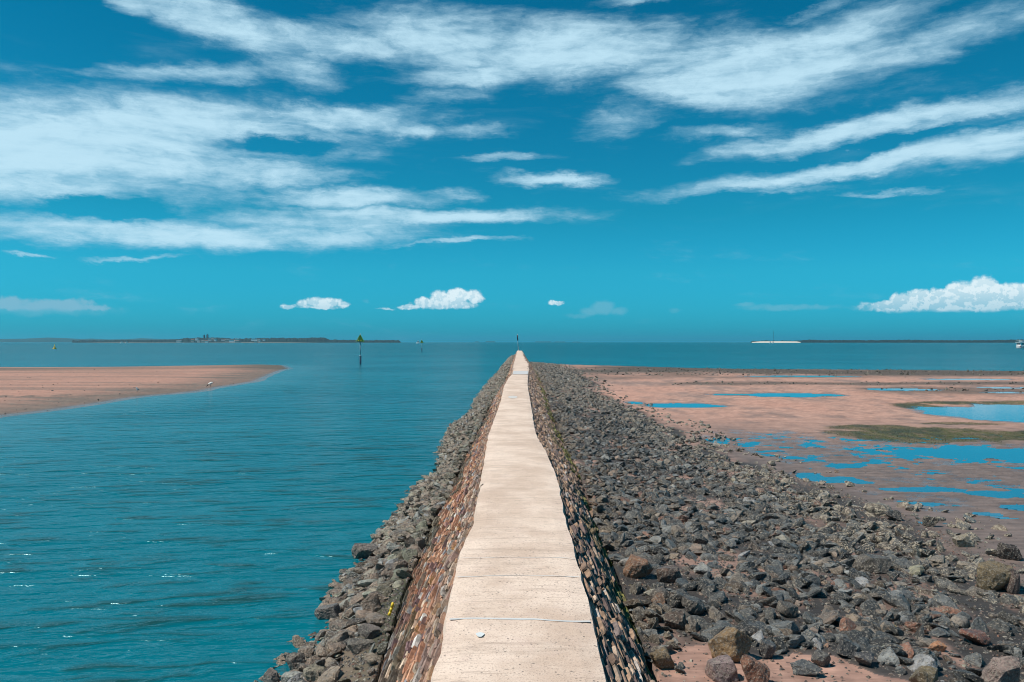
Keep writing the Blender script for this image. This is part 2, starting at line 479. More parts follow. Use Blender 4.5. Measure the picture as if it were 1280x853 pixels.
grs = wblob([(1190, 543, 150, 8.5, 1), (1290, 546, 130, 8, 1), (1090, 535, 60, 3.5, .9), (1160, 550, 70, 4, .8), (1150, 508.5, 32, 4.5, 1), (1200, 504, 75, 2.0, 1), (1290, 503.5, 90, 1.8, .9), (1205, 530.5, 55, 1.6, .8)], 61) * right
grs = grs * (.55 + .45 * sst(.3, .5, n_b * .5 + n_c * .5))
grs = grs * (ZZ > .19)
gmix = mixc(np.broadcast_to(green, XX.shape + (3,)), dgreen, sst(.4, .6, n_b))
Cg = Cg * (1 - np.clip(grs, 0, 1)[..., None] * .9) + gmix * np.clip(grs, 0, 1)[..., None] * .9
# under the rubble: dark mud, darkened further to paint shade into the gaps
rb = right * (1 - sst(re_g - .4, re_g + .7, XX + (n_b - .5) * 1.5))
sandpatch = sst(-4, 12, PYg + (n_b - .5) * 26 - np.interp(PXg, sandx, sandy)) * (PXg > 700) * (PXg < 1165)
sandpatch = np.where(YY < 8.0, 1 * (XX < 4.5), sandpatch)
rubg = mixc(np.broadcast_to(rubc, XX.shape + (3,)), sand2 * .75, sst(.5, .72, n_b))
Cg = Cg * (1 - (rb * (1 - sandpatch))[..., None]) + rubg * (rb * (1 - sandpatch))[..., None]
Cg = np.where((right & (sandpatch > .5) & (XX < re_g))[..., None], np.array([.36, .215, .165]) * (0.85 + .3 * n_c[..., None]), Cg)
# left flank: olive-brown silt
lf = (XX < CC(YY)) & (XX > WL(YY) - 6)
Cg = np.where(lf[..., None], mixc(np.broadcast_to(np.array([.13, .10, .07]), XX.shape + (3,)), np.array([.055, .055, .030]), sst(.35, .65, n_b)), Cg)
# spit: stripes of silt and shell
spit = (XX < CC(YY) - 4) & ~lf
sp_q = HY + (CZ - .2) / np.maximum(YY, 1) * F
sd_g = poly_sd(XX, YY, SPIT)
stripe = sst(.52, .68, fbm(XX * .05, YY * .45, 71, 4)) * .65 + sst(.5, .75, n_c) * .35
edge = sst(10, 1, sd_g)
left_dark = sst(-34, -75, XX) * sst(90, 118, YY) * sst(.35, .55, fbm(XX * .04, YY * .25, 73, 4))
tipdark = sst(-60, -35, XX) * sst(116, 122, YY + n_b * 3)
Csp = mixc(np.broadcast_to(sandc * .92, XX.shape + (3,)), np.array([.16, .12, .095]), np.clip(stripe * .8 + edge * .85, 0, 1))
Csp = mixc(Csp, np.array([.09, .08, .06]), np.clip(np.maximum(left_dark * .85, tipdark * .85), 0, 1))
midline = sst(2.2, .4, np.abs(YY - (60 + 3.5 * (fbm(XX * .05, 0 * YY, 75, 3) - .5) + (XX + 30) * .35))) * sst(.35, .6, n_b)
Csp = mixc(Csp, np.array([.11, .095, .075]), midline * .8)
Cg = np.where(spit[..., None], Csp, Cg)
Cg = Cg * (1 - sst(0.03, -.1, ZZ)[..., None] * .45)
Cg *= (.76 + .46 * n_c[..., None])
wet = np.clip(np.maximum(sst(.10, .02, ZZ), wetlow * sst(.3, .6, n_b)) + mud * .3, 0, 1)

m_ground, t, b = material('tidal_sand')
pos = t.node('ShaderNodeNewGeometry').outputs['Position']
ca = t.attr('tint').outputs['Color']
g1 = t.noise(t.mapping(pos, sc=(.35, 1.6, 1)), 3.0, 7, .7, .3)
g2 = t.noise(pos, 22.0, 4, .7)
speck = t.mr(t.noise(pos, 9.0, 3, .6), .66, .72)
cc = t.mix(t.mr(g1, .3, .7), t.vm('SCALE', ca, sc=.72), t.vm('SCALE', ca, sc=1.22))
cc = t.mix(t.m('MULTIPLY', speck, .7), cc, (.05, .042, .038))
shell = t.mr(t.noise(t.mapping(pos, loc=(4, 3, 1)), 31.0, 2, .5), .74, .78)
cc = t.mix(t.m('MULTIPLY', shell, .6), cc, (.5, .45, .38))
t.put(b.inputs['Base Color'], cc)
t.put(b.inputs['Roughness'], t.mr(t.attr('wet').outputs['Fac'], .1, .95, .85, .22, smooth=False))
h = t.m('ADD', t.m('MULTIPLY', g1, .05), t.m('MULTIPLY', g2, .012))
h = t.m('ADD', h, t.m('MULTIPLY', speck, .02))
t.put(b.inputs['Normal'], t.bump(h, 1.0, .8))
Vg = np.stack([XX, YY, ZZ], -1).reshape(-1, 3)
ground = mesh_obj('ground', Vg, FF.reshape(-1, 4), m_ground, smooth=True, col=Cg.reshape(-1, 3), fl={'wet': wet})
tag(ground, kind='structure')

# ---------------- pools of standing water: only where the flat dips under their level
mask = (ZZ < POOLZ + .012) & right & (XX > re_g + .1) & (YY < SHORE(XX) - 5.5) & (YY > 9) & (ZZ > 0.02)
fm = mask[:-1, :-1] & mask[1:, :-1] & mask[:-1, 1:] & mask[1:, 1:]
fsel = FF[fm]
uq, inv = np.unique(fsel.ravel(), return_inverse=True)
Vp = Vg[uq].copy(); Vp[:, 2] = POOLZ
m_pool, t, b = material('still_water')
pos = t.node('ShaderNodeNewGeometry').outputs['Position']
b.inputs['Base Color'].default_value = (.016, .15, .24, 1)  # bright blue of the reflected sky painted into the base colour
b.inputs['Roughness'].default_value = .06; b.inputs['IOR'].default_value = 1.33
t.put(b.inputs['Normal'], t.bump(t.noise(t.mapping(pos, sc=(.7, 2, 1)), 6.0, 3), .002))
tag(mesh_obj('tide_pool_water', Vp, inv.reshape(-1, 4).astype(np.int32), m_pool, smooth=True), kind='structure')

# ---------------- sea
m_sea, t, b = material('sea_water')
pos = t.node('ShaderNodeNewGeometry').outputs['Position']
dist = t.vm('LENGTH', t.vm('SUBTRACT', pos, (0, 0, CZ)))
rp = t.mapping(pos, rot=(0, 0, math.radians(-7)))
wv0 = t.noise(t.mapping(rp, sc=(.10, .16, 1)), 1.0, 3, .5)
wv1 = t.noise(t.mapping(rp, sc=(.35, 1.0, 1)), 1.0, 3, .5, .4)
wv2 = t.noise(t.mapping(rp, sc=(.9, 3.2, 1), loc=(3, 1, 0)), 1.0, 4, .5, .5)
wv3 = t.noise(t.mapping(rp, sc=(4.5, 9.0, 1), rot=(0, 0, .3)), 1.0, 3, .5)
sh = t.attr('shallow').outputs['Fac']
calm = t.m('SUBTRACT', 1.0, t.m('MULTIPLY', sh, .4))
patch = t.mr(t.noise(t.mapping(pos, sc=(.03, .055, 1)), 1.0, 3), .35, .65, .55, 1.1)
hh = t.m('ADD', t.m('MULTIPLY', wv0, .30), t.m('MULTIPLY', wv1, .55))
hh = t.m('ADD', hh, t.m('MULTIPLY', wv2, .24))
hh = t.m('ADD', hh, t.m('MULTIPLY', wv3, .035))
hh = t.m('MULTIPLY', hh, t.m('MULTIPLY', calm, patch))
hh = t.m('MULTIPLY', hh, t.mr(dist, 40, 700, 1.0, 3.0, smooth=False))
t.put(b.inputs['Normal'], t.bump(hh, 1.0, 1.0))
big = t.noise(t.mapping(pos, sc=(.012, .03, 1)), 1.0, 4)
deep = t.mix(t.mr(big, .35, .65), (.001, .128, .168), (.001, .098, .136))
crest = t.mr(t.m('ADD', t.m('MULTIPLY', wv1, .45), t.m('MULTIPLY', wv2, .55)), .50, .62)
deep = t.mix(t.m('MULTIPLY', crest, .8), deep, (.012, .048, .042))
b.inputs['Specular Tint'].default_value = (.42, .88, 1, 1)
t.put(b.inputs['Base Color'], t.mix(t.m('MULTIPLY', sh, .4), deep, (.06, .19, .22)))
t.put(b.inputs['Roughness'], t.mr(dist, 20, 350, .19, .24, smooth=False)); b.inputs['IOR'].default_value = 1.33
rs = slice(None, None, 1); cs = slice(None, None, 4)
Xs, Ys, Zs = XX[::2, ::4], YY[::2, ::4], ZZ[::2, ::4]
if True:
    shal = sst(-.42, 0, Zs) * sst(0, 1, np.where(Xs > CC(Ys), Ys > 60, Xs < WL(Ys) - 6))
    Vs = np.stack([Xs, Ys, np.zeros_like(Xs)], -1).reshape(-1, 3)
    far_y = [60000.0]
    Vs = Vs.copy()
    sea = mesh_obj('sea', Vs, grid_faces(*Xs.shape).reshape(-1, 4), m_sea, smooth=True, fl={'shallow': shal})
tag(sea, kind='structure')

# ================================================================== JETTY
jetty = empty('stone_jetty', (0, 0, 0), 'long narrow stone jetty with pale concrete walkway running straight out to sea', 'jetty')

m_deck, t, b = material('old_concrete')
pos = t.node('ShaderNodeNewGeometry').outputs['Position']
base = t.mix(t.mr(t.noise(pos, 1.1, 7, .65), .34, .66), (.57, .43, .335), (.76, .61, .50))
streak = t.noise(t.mapping(pos, sc=(.9, 7.0, 1)), 1.0, 6, .65, .2)
base = t.mix(t.mr(streak, .52, .74, 0, .6), base, (.40, .30, .235))
streak2 = t.noise(t.mapping(pos, sc=(2.2, 26.0, 1)), 1.0, 3, .5, .3)
base = t.mix(t.mr(streak2, .58, .70, 0, .5), base, (.38, .29, .23))
patchn = t.noise(t.mapping(pos, loc=(7, 3, 0)), 2.3, 4, .6)
base = t.mix(t.mr(patchn, .55, .75, 0, .3), base, (.68, .57, .48))
vor = t.node('ShaderNodeTexVoronoi', {'Vector': t.mapping(pos, sc=(1, .8, 1)), 'Scale': 24.0}, feature='F1')
pit = t.m('MULTIPLY', t.mr(vor.outputs['Distance'], .30, .16), t.mr(t.noise(pos, 6.0, 5, .75), .46, .62))
base = t.mix(t.m('MULTIPLY', pit, .8), base, (.17, .14, .12))
grit = t.noise(pos, 48.0, 4, .75)
base = t.mix(t.mr(grit, .53, .63, 0, .75), base, (.36, .27, .22))
base = t.mix(t.mr(t.noise(t.mapping(pos, loc=(1, 9, 0)), 5.0, 5, .7), .5, .7, 0, .35), base, (.62, .47, .40))
t.put(b.inputs['Base Color'], base); b.inputs['Roughness'].default_value = .9
hb = t.m('SUBTRACT', t.m('MULTIPLY', grit, .006), t.m('MULTIPLY', pit, .006))
hb = t.m('ADD', hb, t.m('MULTIPLY', streak, .02))
t.put(b.inputs['Normal'], t.bump(hb, 1.0, .7))

yd = np.concatenate([np.arange(-8, 5, .5), np.arange(5, 30, .06), np.arange(30, 80, .25), np.arange(80, DEND, .8), [DEND]])
el_ = DL(yd) + (fbm(yd * 2.2, 0 * yd, 81, 4) - .5) * .05
er_ = DR(yd) + (fbm(yd * 2.2, 0 * yd, 84, 4) - .5) * .05
far_rag = sst(85, 110, yd)
er_ = er_ + (fbm(yd * .25, 0 * yd, 86, 2) - .5) * .5 * far_rag
rowsV = []
us = np.linspace(0, 1, 9)
for i, y in enumerate(yd):
    w = er_[i] - el_[i]
    zt = DECK + float((vn(y * .5, 0, 88) - .5) * .02)
    r = [(el_[i] - .075, y, zt - .36), (el_[i] - .03, y, zt - .11), (el_[i], y, zt - .012)]
    for u in us[1:-1]: r.append((el_[i] + w * u, y, zt + .012 * (1 - (2 * u - 1) ** 2) + float((vn(y * 3, u * 3, 89) - .5) * .008)))
    r += [(er_[i], y, zt - .012), (er_[i] + .03, y, zt - .11), (er_[i] + .06, y, zt - .36)]
    rowsV.append(r)
Vd = np.array(rowsV); nr_, nc_ = Vd.shape[:2]
fd = [list(map(int, f)) for f in grid_faces(nr_, nc_).reshape(-1, 4)]
fd.append([(nr_ - 1) * nc_ + k for k in range(nc_)][::-1])
mesh_obj('walkway', Vd.reshape(-1, 3), fd, m_deck, jetty)

# crack filler lines, paint spot and newer concrete patch
m_fill = plain('crack_filler', (.55, .55, .54), .8, scale=3, var=.3)
for py in (777, 722, 698.5):
    y0 = G(640, py, DECK)[1]
    wd = .018 if py == 777 else .007
    xs = np.linspace(float(DL(y0)) + .03, float(DR(y0)) - .03, 26)
    yc = y0 + (fbm(xs * 1.6, 0 * xs + py, 91, 3) - .5) * .16
    ww = wd * (.4 + 1.1 * fbm(xs * 3, 0 * xs + py, 92, 2))
    zz = DECK + .012 * (1 - ((xs - xs.mean()) / (np.ptp(xs) / 2)) ** 2) + .007
    V = [(x, y - a, z) for x, y, a, z in zip(xs, yc, ww, zz)] + [(x, y + a, z) for x, y, a, z in zip(xs, yc, ww, zz)]
    n = len(xs)
    mesh_obj('crack_filler', V, [[i, i + 1, n + i + 1, n + i] for i in range(n - 1)], m_fill, jetty)
m_spot = plain('white_paint', (.62, .66, .66), .5)
x0, y0 = G(600, 797, DECK)
pts = [(x0 + .036 * math.cos(a) * (1 + .2 * math.sin(3 * a)), y0 + .055 * math.sin(a), DECK + .026) for a in np.linspace(0, 2 * math.pi, 18, endpoint=False)]
mesh_obj('paint_spot', pts, [list(range(18))], m_spot, jetty)
m_patch = plain('newer_concrete', (.50, .50, .50), .85)
ya, yb = G(650, 468.4, DECK)[1], G(650, 464.2, DECK)[1]
V = []; Fp = []
for i, y in enumerate(np.linspace(ya, yb, 8)):
    V += [(float(DL(y)) + .04, y, DECK + .022), (float(DR(y)) - .04, y, DECK + .022)]
Fp = [[2 * i, 2 * i + 1, 2 * i + 3, 2 * i + 2] for i in range(7)]
mesh_obj('concrete_patch', V, Fp, m_patch, jetty)
x0, y0 = G(641, 497, DECK)
pts = [(x0 + .22 * math.cos(a), y0 + .9 * math.sin(a), DECK + .022) for a in np.linspace(0, 2 * math.pi, 14, endpoint=False)]
mesh_obj('concrete_patch', pts, [list(range(14))], plain('worn_patch', (.55, .53, .50), .85), jetty)

# stone facings
m_stone, t, b = material('pitched_stone')
pos = t.node('ShaderNodeNewGeometry').outputs['Position']
ca = t.attr('tint').outputs['Color']
s1 = t.noise(pos, 9.0, 6, .65); s2 = t.noise(pos, 40.0, 4, .7)
cc = t.mix(t.mr(s1, .3, .7), t.vm('SCALE', ca, sc=.6), t.vm('SCALE', ca, sc=1.4))
cc = t.mix(t.mr(s2, .60, .72, 0, .45), cc, (.45, .40, .34))
cc = t.mix(t.mr(t.noise(t.mapping(pos, loc=(2, 2, 2)), 17.0, 4, .7), .60, .72, 0, .6), cc, (.035, .032, .03))
t.put(b.inputs['Base Color'], cc); b.inputs['Roughness'].default_value = .82
t.put(b.inputs['Normal'], t.bump(t.m('ADD', t.m('MULTIPLY', s1, .03), t.m('MULTIPLY', s2, .012)), 1.0, .9))
m_mortar = plain('mortar', (.17, .125, .095), .9, scale=8, bump=.02)


def facing(side):
    ED = (lambda y: DL(y) - .05) if side < 0 else (lambda y: DR(y) + .04)
    TO = TL if side < 0 else TR
    zt, zb = DECK - .11, .30
    g = random.Random(5 + side)

    def S(y, w, off=0.0):
        e, o_ = float(ED(y)), float(TO(y))
        x = e + (o_ - e) * w; z = zt + (zb - zt) * w
        n = Vector((zt - zb, 0, abs(o_ - e))) if side > 0 else Vector((-(zt - zb), 0, abs(o_ - e)))
        n.normalize()
        bulge = .05 * math.sin(math.pi * min(max(w, 0), 1))
        return Vector((x, y, z)) + n * (off + bulge)

    # backing
    ysb = np.concatenate([np.arange(-8, 60, .5), np.arange(60, DEND + 2, 2)])
    V = []; ws = [-.04, .0, .25, .5, .75, 1.0, 1.25, 1.8]
    for y in ysb:
        for w in ws: V.append(S(y, w, -.02))
    # closing the seaward end
    fc = grid_faces(len(ysb), len(ws)).reshape(-1, 4)
    if side > 0: fc = fc[:, ::-1]
    face = mesh_obj('stone_facing', V, fc.copy(), m_mortar, jetty)
    SV, SF, SC = [], [], []
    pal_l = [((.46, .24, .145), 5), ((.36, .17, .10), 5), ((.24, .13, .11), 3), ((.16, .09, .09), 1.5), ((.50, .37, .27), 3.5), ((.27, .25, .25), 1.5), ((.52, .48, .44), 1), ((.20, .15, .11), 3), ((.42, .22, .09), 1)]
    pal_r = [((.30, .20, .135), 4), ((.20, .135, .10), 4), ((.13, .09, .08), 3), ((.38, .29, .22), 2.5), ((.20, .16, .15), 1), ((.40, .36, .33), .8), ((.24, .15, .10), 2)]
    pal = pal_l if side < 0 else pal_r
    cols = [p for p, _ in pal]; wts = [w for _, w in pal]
    segs = [(-2, 32, 1.0), (32, 75, 1.6), (75, DEND + 1, 2.6)]
    for y0, y1, k in segs:
        nco = int(30 / k)
        for j in range(nco + 1):
            y = y0 + g.random() * .3
            drift = g.uniform(-.004, .004)
            while y < y1:
                L = g.uniform(.12, .34) * k * (2.0 if g.random() < .2 else 1)
                hw = (1.08 / nco) * g.uniform(.45, 1.2) * .5
                w = (j + .5) / nco + g.uniform(-.2, .2) / nco + .018 * math.sin(y * 1.7) - .02
                sl = g.uniform(.02, .12) * (L / .6) * .6      # courses climb a little seaward
                pr = g.uniform(-.02, .034) * (1 + .3 * k)
                if g.random() < .06: pr += .04
                c = g.choices(cols, wts)[0]
                f = g.uniform(.75, 1.25)
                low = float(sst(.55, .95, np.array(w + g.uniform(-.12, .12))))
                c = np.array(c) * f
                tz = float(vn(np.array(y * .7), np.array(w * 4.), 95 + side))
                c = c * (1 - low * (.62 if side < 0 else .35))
                if side < 0 and w > .45 and tz > .62: c = c * .25 + np.array([.045, .045, .028])
                mo = float(vn(np.array(y * 1.1), np.array(w * 2.), 99))
                if side > 0 and w > .72 and mo > .45 and y < 110: c = c * .25 + np.array([.085, .095, .012]) * g.uniform(.6, 1.3)
                elif side > 0 and w > .45 and mo > .62: c = c * .4 + np.array([.05, .045, .015])
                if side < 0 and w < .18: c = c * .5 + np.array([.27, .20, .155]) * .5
                idx = len(SV)
                jt = lambda s: g.uniform(-s, s)
                ends = [(y, w), (y + L * .93, w - sl)]
                ring = []
                for q, (yy, wq) in enumerate([(y, w), (y + L * .12, w - sl * .1), (y + L * .8, w - sl * .85), (y + L * .95, w - sl)]):
                    tp = .55 if q in (0, 3) else 1.0
                    for (dw, dn) in ((-hw * tp, -.05), (-hw * tp * .8, pr * (tp if tp < 1 else 1)), (hw * tp * .8, pr * (tp if tp < 1 else 1)), (hw * tp, -.05)):
                        p = S(yy + jt(.012) * k, wq + dw + jt(hw * .15), dn + (jt(.008) * k if dn > -.04 else 0))
                        ring.append(p)
                SV += ring; SC += [c] * 16
                for q in range(3):
                    for r in range(3):
                        a = idx + q * 4 + r
                        f4 = [a, a + 1, a + 5, a + 4]
                        SF.append(f4 if side < 0 else f4[::-1])
                e0 = [idx, idx + 3, idx + 2, idx + 1]; e1 = [idx + 12, idx + 13, idx + 14, idx + 15]
                SF.append(e0 if side < 0 else e0[::-1]); SF.append(e1 if side < 0 else e1[::-1])
                y += L
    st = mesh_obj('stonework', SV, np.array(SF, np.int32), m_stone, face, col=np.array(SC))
    return st


facing(-1); facing(1)
# seaward end wall
bm = bmesh.new()
e0, e1 = float(DL(DEND)), float(DR(DEND))
vs = [bm.verts.new(p) for p in ((e0 - .1, DEND + .3, DECK - .12), (e1 + .1, DEND + .3, DECK - .12), (float(TR(DEND)), DEND + 1.2, -.6), (float(TL(DEND)), DEND + 1.2, -.6),
                                (e0 - .1, DEND - .4, DECK - .12), (e1 + .1, DEND - .4, DECK - .12), (float(TR(DEND)), DEND - .4, -.6), (float(TL(DEND)), DEND - .4, -.6))]
for f in ((0, 1, 2, 3), (4, 7, 6, 5), (0, 4, 5, 1), (3, 2, 6, 7), (0, 3, 7, 4), (1, 5, 6, 2)): bm.faces.new([vs[i] for i in f])
bm_obj('end_wall', bm, m_mortar, jetty)

# ================================================================== ROCKS
m_rock, t, b = material('reef_rock')
pos = t.node('ShaderNodeNewGeometry').outputs['Position']
ca = t.attr('tint').outputs['Color']; oy = t.attr('oyster').outputs['Fac']
s1 = t.noise(pos, 7.0, 6, .65); s2 = t.noise(pos, 34.0, 5, .7)
cc = t.mix(t.mr(s1, .3, .7), t.vm('SCALE', ca, sc=.62), t.vm('SCALE', ca, sc=1.35))
cc = t.mix(t.mr(s2, .52, .60, 0, .7), cc, (.33, .30, .25))
cc = t.mix(t.mr(t.noise(t.mapping(pos, loc=(3, 8, 1)), 48.0, 3, .6), .60, .68, 0, .7), cc, (.02, .02, .02))
cc = t.mix(t.mr(t.noise(t.mapping(pos, loc=(5, 2, 1)), 15.0, 5, .75), .50, .66, 0, .75), cc, (.028, .026, .025))
vr = t.node('ShaderNodeTexVoronoi', {'Vector': pos, 'Scale': 32.0, 'Randomness': 1.0}, feature='F1')
thr = t.m('ADD', .19, t.m('MULTIPLY', oy, .44))
om = t.m('MULTIPLY', t.mr(t.m('SUBTRACT', thr, vr.outputs['Distance']), -.02, .05), t.mr(t.noise(pos, 11.0, 2, .5), .42, .54))
cc = t.mix(t.m('MULTIPLY', om, .9), cc, t.mix(vr.outputs['Color'], (.50, .44, .34), (.30, .24, .17)))
t.put(b.inputs['Base Color'], cc)
t.put(b.inputs['Roughness'], t.mr(s1, .3, .7, .30, .62))
hr = t.m('ADD', t.m('MULTIPLY', s1, .09), t.m('MULTIPLY', s2, .035))
hr = t.m('ADD', hr, t.m('MULTIPLY', om, .012))
t.put(b.inputs['Normal'], t.bump(hr, 1.0, .9))


def ico(level):
    bm = bmesh.new(); bmesh.ops.create_icosphere(bm, subdivisions=level, radius=1)
    bm.verts.ensure_lookup_table()
    V = np.array([v.co[:] for v in bm.verts]); Fc = np.array([[v.index for v in f.verts] for f in bm.faces], np.int32)
    bm.free(); return V, Fc


ICO = {l: ico(l) for l in (1, 2, 3, 4)}
rr = np.random.default_rng(11)
TPL = []
for k in range(26):
    nP = rr.integers(6, 12)
    nrm = rr.normal(size=(nP, 3)); nrm /= np.linalg.norm(nrm, axis=1)[:, None]
    h_ = rr.uniform(.52, .95, nP)
    # a slab's top and bottom
    nrm = np.vstack([nrm, [[rr.uniform(-.25, .25), rr.uniform(-.25, .25), 1], [rr.uniform(-.2, .2), rr.uniform(-.2, .2), -1]]])
    nrm /= np.linalg.norm(nrm, axis=1)[:, None]
    h_ = np.concatenate([h_, [rr.uniform(.5, .8), rr.uniform(.5, .8)]])
    TPL.append((nrm, h_))


def tpl_verts(k, level):
    V, Fc = ICO[level]
    nrm, h_ = TPL[k]
    d = V @ nrm.T
    r = np.min(np.where(d > .05, h_[None] / np.maximum(d, .05), 9), axis=1)
    r = np.minimum(r, 1.3)
    q = V * r[:, None]
    if level >= 3:
        nz = fbm(q[:, 0] * 3.1 + k * 7, q[:, 1] * 3.1 + q[:, 2] * 2.3, 101 + k, 4) - .5
        nz2 = fbm(q[:, 0] * 9.1 + k * 7, q[:, 1] * 9.1 + q[:, 2] * 6.3, 151 + k, 3) - .5
        q = q * (1 + nz[:, None] * .15 + nz2[:, None] * .10)
    return q, Fc


TC = {(k, l): tpl_verts(k, l) for k in range(26) for l in (1, 2, 3, 4)}


def rot_m(rz, tx, ty):
    return np.array((Matrix.Rotation(rz, 3, 'Z') @ Matrix.Rotation(tx, 3, 'X') @ Matrix.Rotation(ty, 3, 'Y')))


rocks = []   # x, y, z, sx, sy, sz, rz, tx, ty, tpl, color, oyster, side


def put_rock(x, y, s, side, col, oys, flat=None, rz=None, sink=.25, z=None, tilt=.5):
    flat = rr.uniform(.25, .70) if flat is None else flat
    sx, sy, sz = s, s * rr.uniform(.6, .95), s * flat
    z = (float(gz(np.array(x), np.array(y))) if z is None else z)
    rocks.append([x, y, z + sz * (1 - 2 * sink) * .62, sx, sy, sz, rr.uniform(0, 6.28) if rz is None else rz, rr.normal() * tilt, rr.normal() * tilt, int(rr.integers(26)), np.array(col), oys, side])


def rock_color(side, n):
    g = math.exp(rr.normal() * .5)
    r = rr.random()
    if side == 'R':
        if r < .35: c = np.array([.050, .054, .054])
        elif r < .68: c = np.array([.112, .116, .112])
        elif r < .88: c = np.array([.150, .125, .100])
        elif r < .95: c = np.array([.17, .125, .095])
        elif r < .975: c = np.array([.24, .12, .08])
        else: c = np.array([.165, .125, .09])
    else:
        if r < .6: c = np.array([.23, .165, .12])
        elif r < .85: c = np.array([.32, .245, .185])
        else: c = np.array([.095, .085, .072])
    return np.clip(c * g, .02, .33)


# right-hand rubble
def scatter_right(ya, yb, dens_, smin, smax, p=2.2):
    N = int((yb - ya) * 11 * dens_)
    y = rr.uniform(ya, yb, N); x = rr.uniform(0, 11.5, N)
    tR, re = TR(y), RE(y)
    x = x + tR - .1
    z = gz(x, y)
    px, py = projp(x, y, z)
    jag = (fbm(x * .8, y * .8, 111, 4) - .5) * 2.6 - .35
    lim = re + jag
    inside = (x < lim) | ((x < lim + 1.8) & (rr.random(N) < .14))
    sandin = (py > np.interp(px, sandx, sandy) + (fbm(x * 1.5, y * 1.5, 113, 2) - .5) * 26) & (px > 700) & (px < 1165)
    sandin |= (y < 8.0) & (x < 4.5)
    keep = inside & (~sandin | (rr.random(N) < .035)) & (px < 1420) & (y < SHORE(x) + 1)
    keep &= rr.random(N) < .25 + .75 * sst(.32, .5, fbm(x * .9, y * .9, 117, 3))
    keep &= rr.random(N) < 1 - .2 * sst(.72, 1.0, (x - tR) / (re - tR)) * (y < 60)
    e = np.clip((x - tR) / (re - tR), 0, 1.3)
    for i in np.nonzero(keep)[0]:
        s = smin + (smax - smin) * rr.random() ** p
        if sandin[i]: s *= .5
        ed = e[i]
        oys = np.clip(.15 + .85 * sst(.45, .95, np.array(ed)) * (y[i] > 11) + rr.normal() * .15, 0, 1) if y[i] < 45 else np.clip(.55 + rr.normal() * .2, 0, 1)
        oys = float(oys) * (0.45 if y[i] < 14 and ed < .9 else 1)
        c = rock_color('R', 0)
        if ed > .8: c = c * .8 + np.array([.07, .055, .04]) * .6
        if y[i] > 30: c = c * .75 + np.array([.085, .068, .050]) * min(1, (y[i] - 30) / 25)
        if x[i] - tR[i] < .5 and rr.random() < .5: c = c * .6 + np.array([.07, .05, .03])
        put_rock(x[i], y[i], s, 'R', c, oys, z=float(z[i]))


scatter_right(7.2, 20, 118, .025, .18, 2.6)
scatter_right(20, 40, 62, .04, .175, 1.9)
scatter_right(40, 75, 24, .07, .20, 1.6)
scatter_right(75, 146, 11, .11, .25, 1.4)


def scatter_left(ya, yb, dens_, smin, smax, p=2.0):
    N = int((yb - ya) * 5 * dens_)
    y = rr.uniform(ya, yb, N)
    tL, wl = TL(y), WL(y)
    u = rr.uniform(-.02, 1.12, N)
    x = tL + (wl - tL) * u
    keep = rr.random(N) < (tL - wl) / 5 * 1.12
    jag = (fbm(x * .9, y * .9, 121, 3) - .5) * .6
    keep &= (u + jag < 1.08)
    keep &= ~((u < .34) & (y < 12.5) & (rr.random(N) < .8))
    z = gz(x, y)
    for i in np.nonzero(keep)[0]:
        s = smin + (smax - smin) * rr.random() ** p
        if u[i] > .7: s = max(s, smin * 1.8)
        c = rock_color('L', 0)
        if u[i] < .3 and rr.random() < .5: c = c * .4 + np.array([.045, .05, .028])
        oys = float(np.clip((.1 if y[i] < 15 else .5) + .3 * (u[i] > .5) + rr.normal() * .15, 0, 1))
        put_rock(x[i], y[i], s, 'L', c, oys, z=float(z[i]) + .02)


scatter_left(7.5, 20, 125, .03, .18, 1.9)
scatter_left(20, 50, 60, .06, .19, 1.7)
scatter_left(50, 120, 32, .08, .21, 1.5)
scatter_left(120, 240, 18, .12, .30, 1.5)
# small clusters scattered over the oyster beds and the flats
for i in range(2600):
    y = rr.uniform(62, 118); x = rr.uniform(4, 80)
    if x > y * .70: continue
    q = HY + (CZ - .24) / y * F
    inband = (460 < q < 469.5) or (478 < q < 481.5 and x / y > .2) or (485 < q < 493 and x / y > .45)
    if not inband and rr.random() > .015: continue
    zg = float(gz(np.array(x), np.array(y)))
    if zg < .15: continue
    put_rock(x, y, rr.uniform(.06, .2), 'F', np.array([.085, .072, .056]) * rr.uniform(.7, 1.4), .6, z=zg)
# nominal single stones out on the spit
for i in range(170):
    px, py = rr.uniform(0, 330), rr.uniform(459, 515)
    x, y = G(px, py, .2)
    zg = float(gz(np.array(x), np.array(y)))
    if zg < .03 or (rr.random() < .5 and px > 120): continue
    put_rock(x, y, rr.uniform(.03, .09), 'F', np.array([.07, .06, .05]) * rr.uniform(.7, 1.3), .2, z=zg)


def rock_mesh_verts(r, level):
    V, Fc = TC[(r[9], level)]
    R = rot_m(r[6], r[7], r[8])
    return (V * np.array([r[3], r[4], r[5]])) @ R.T, Fc


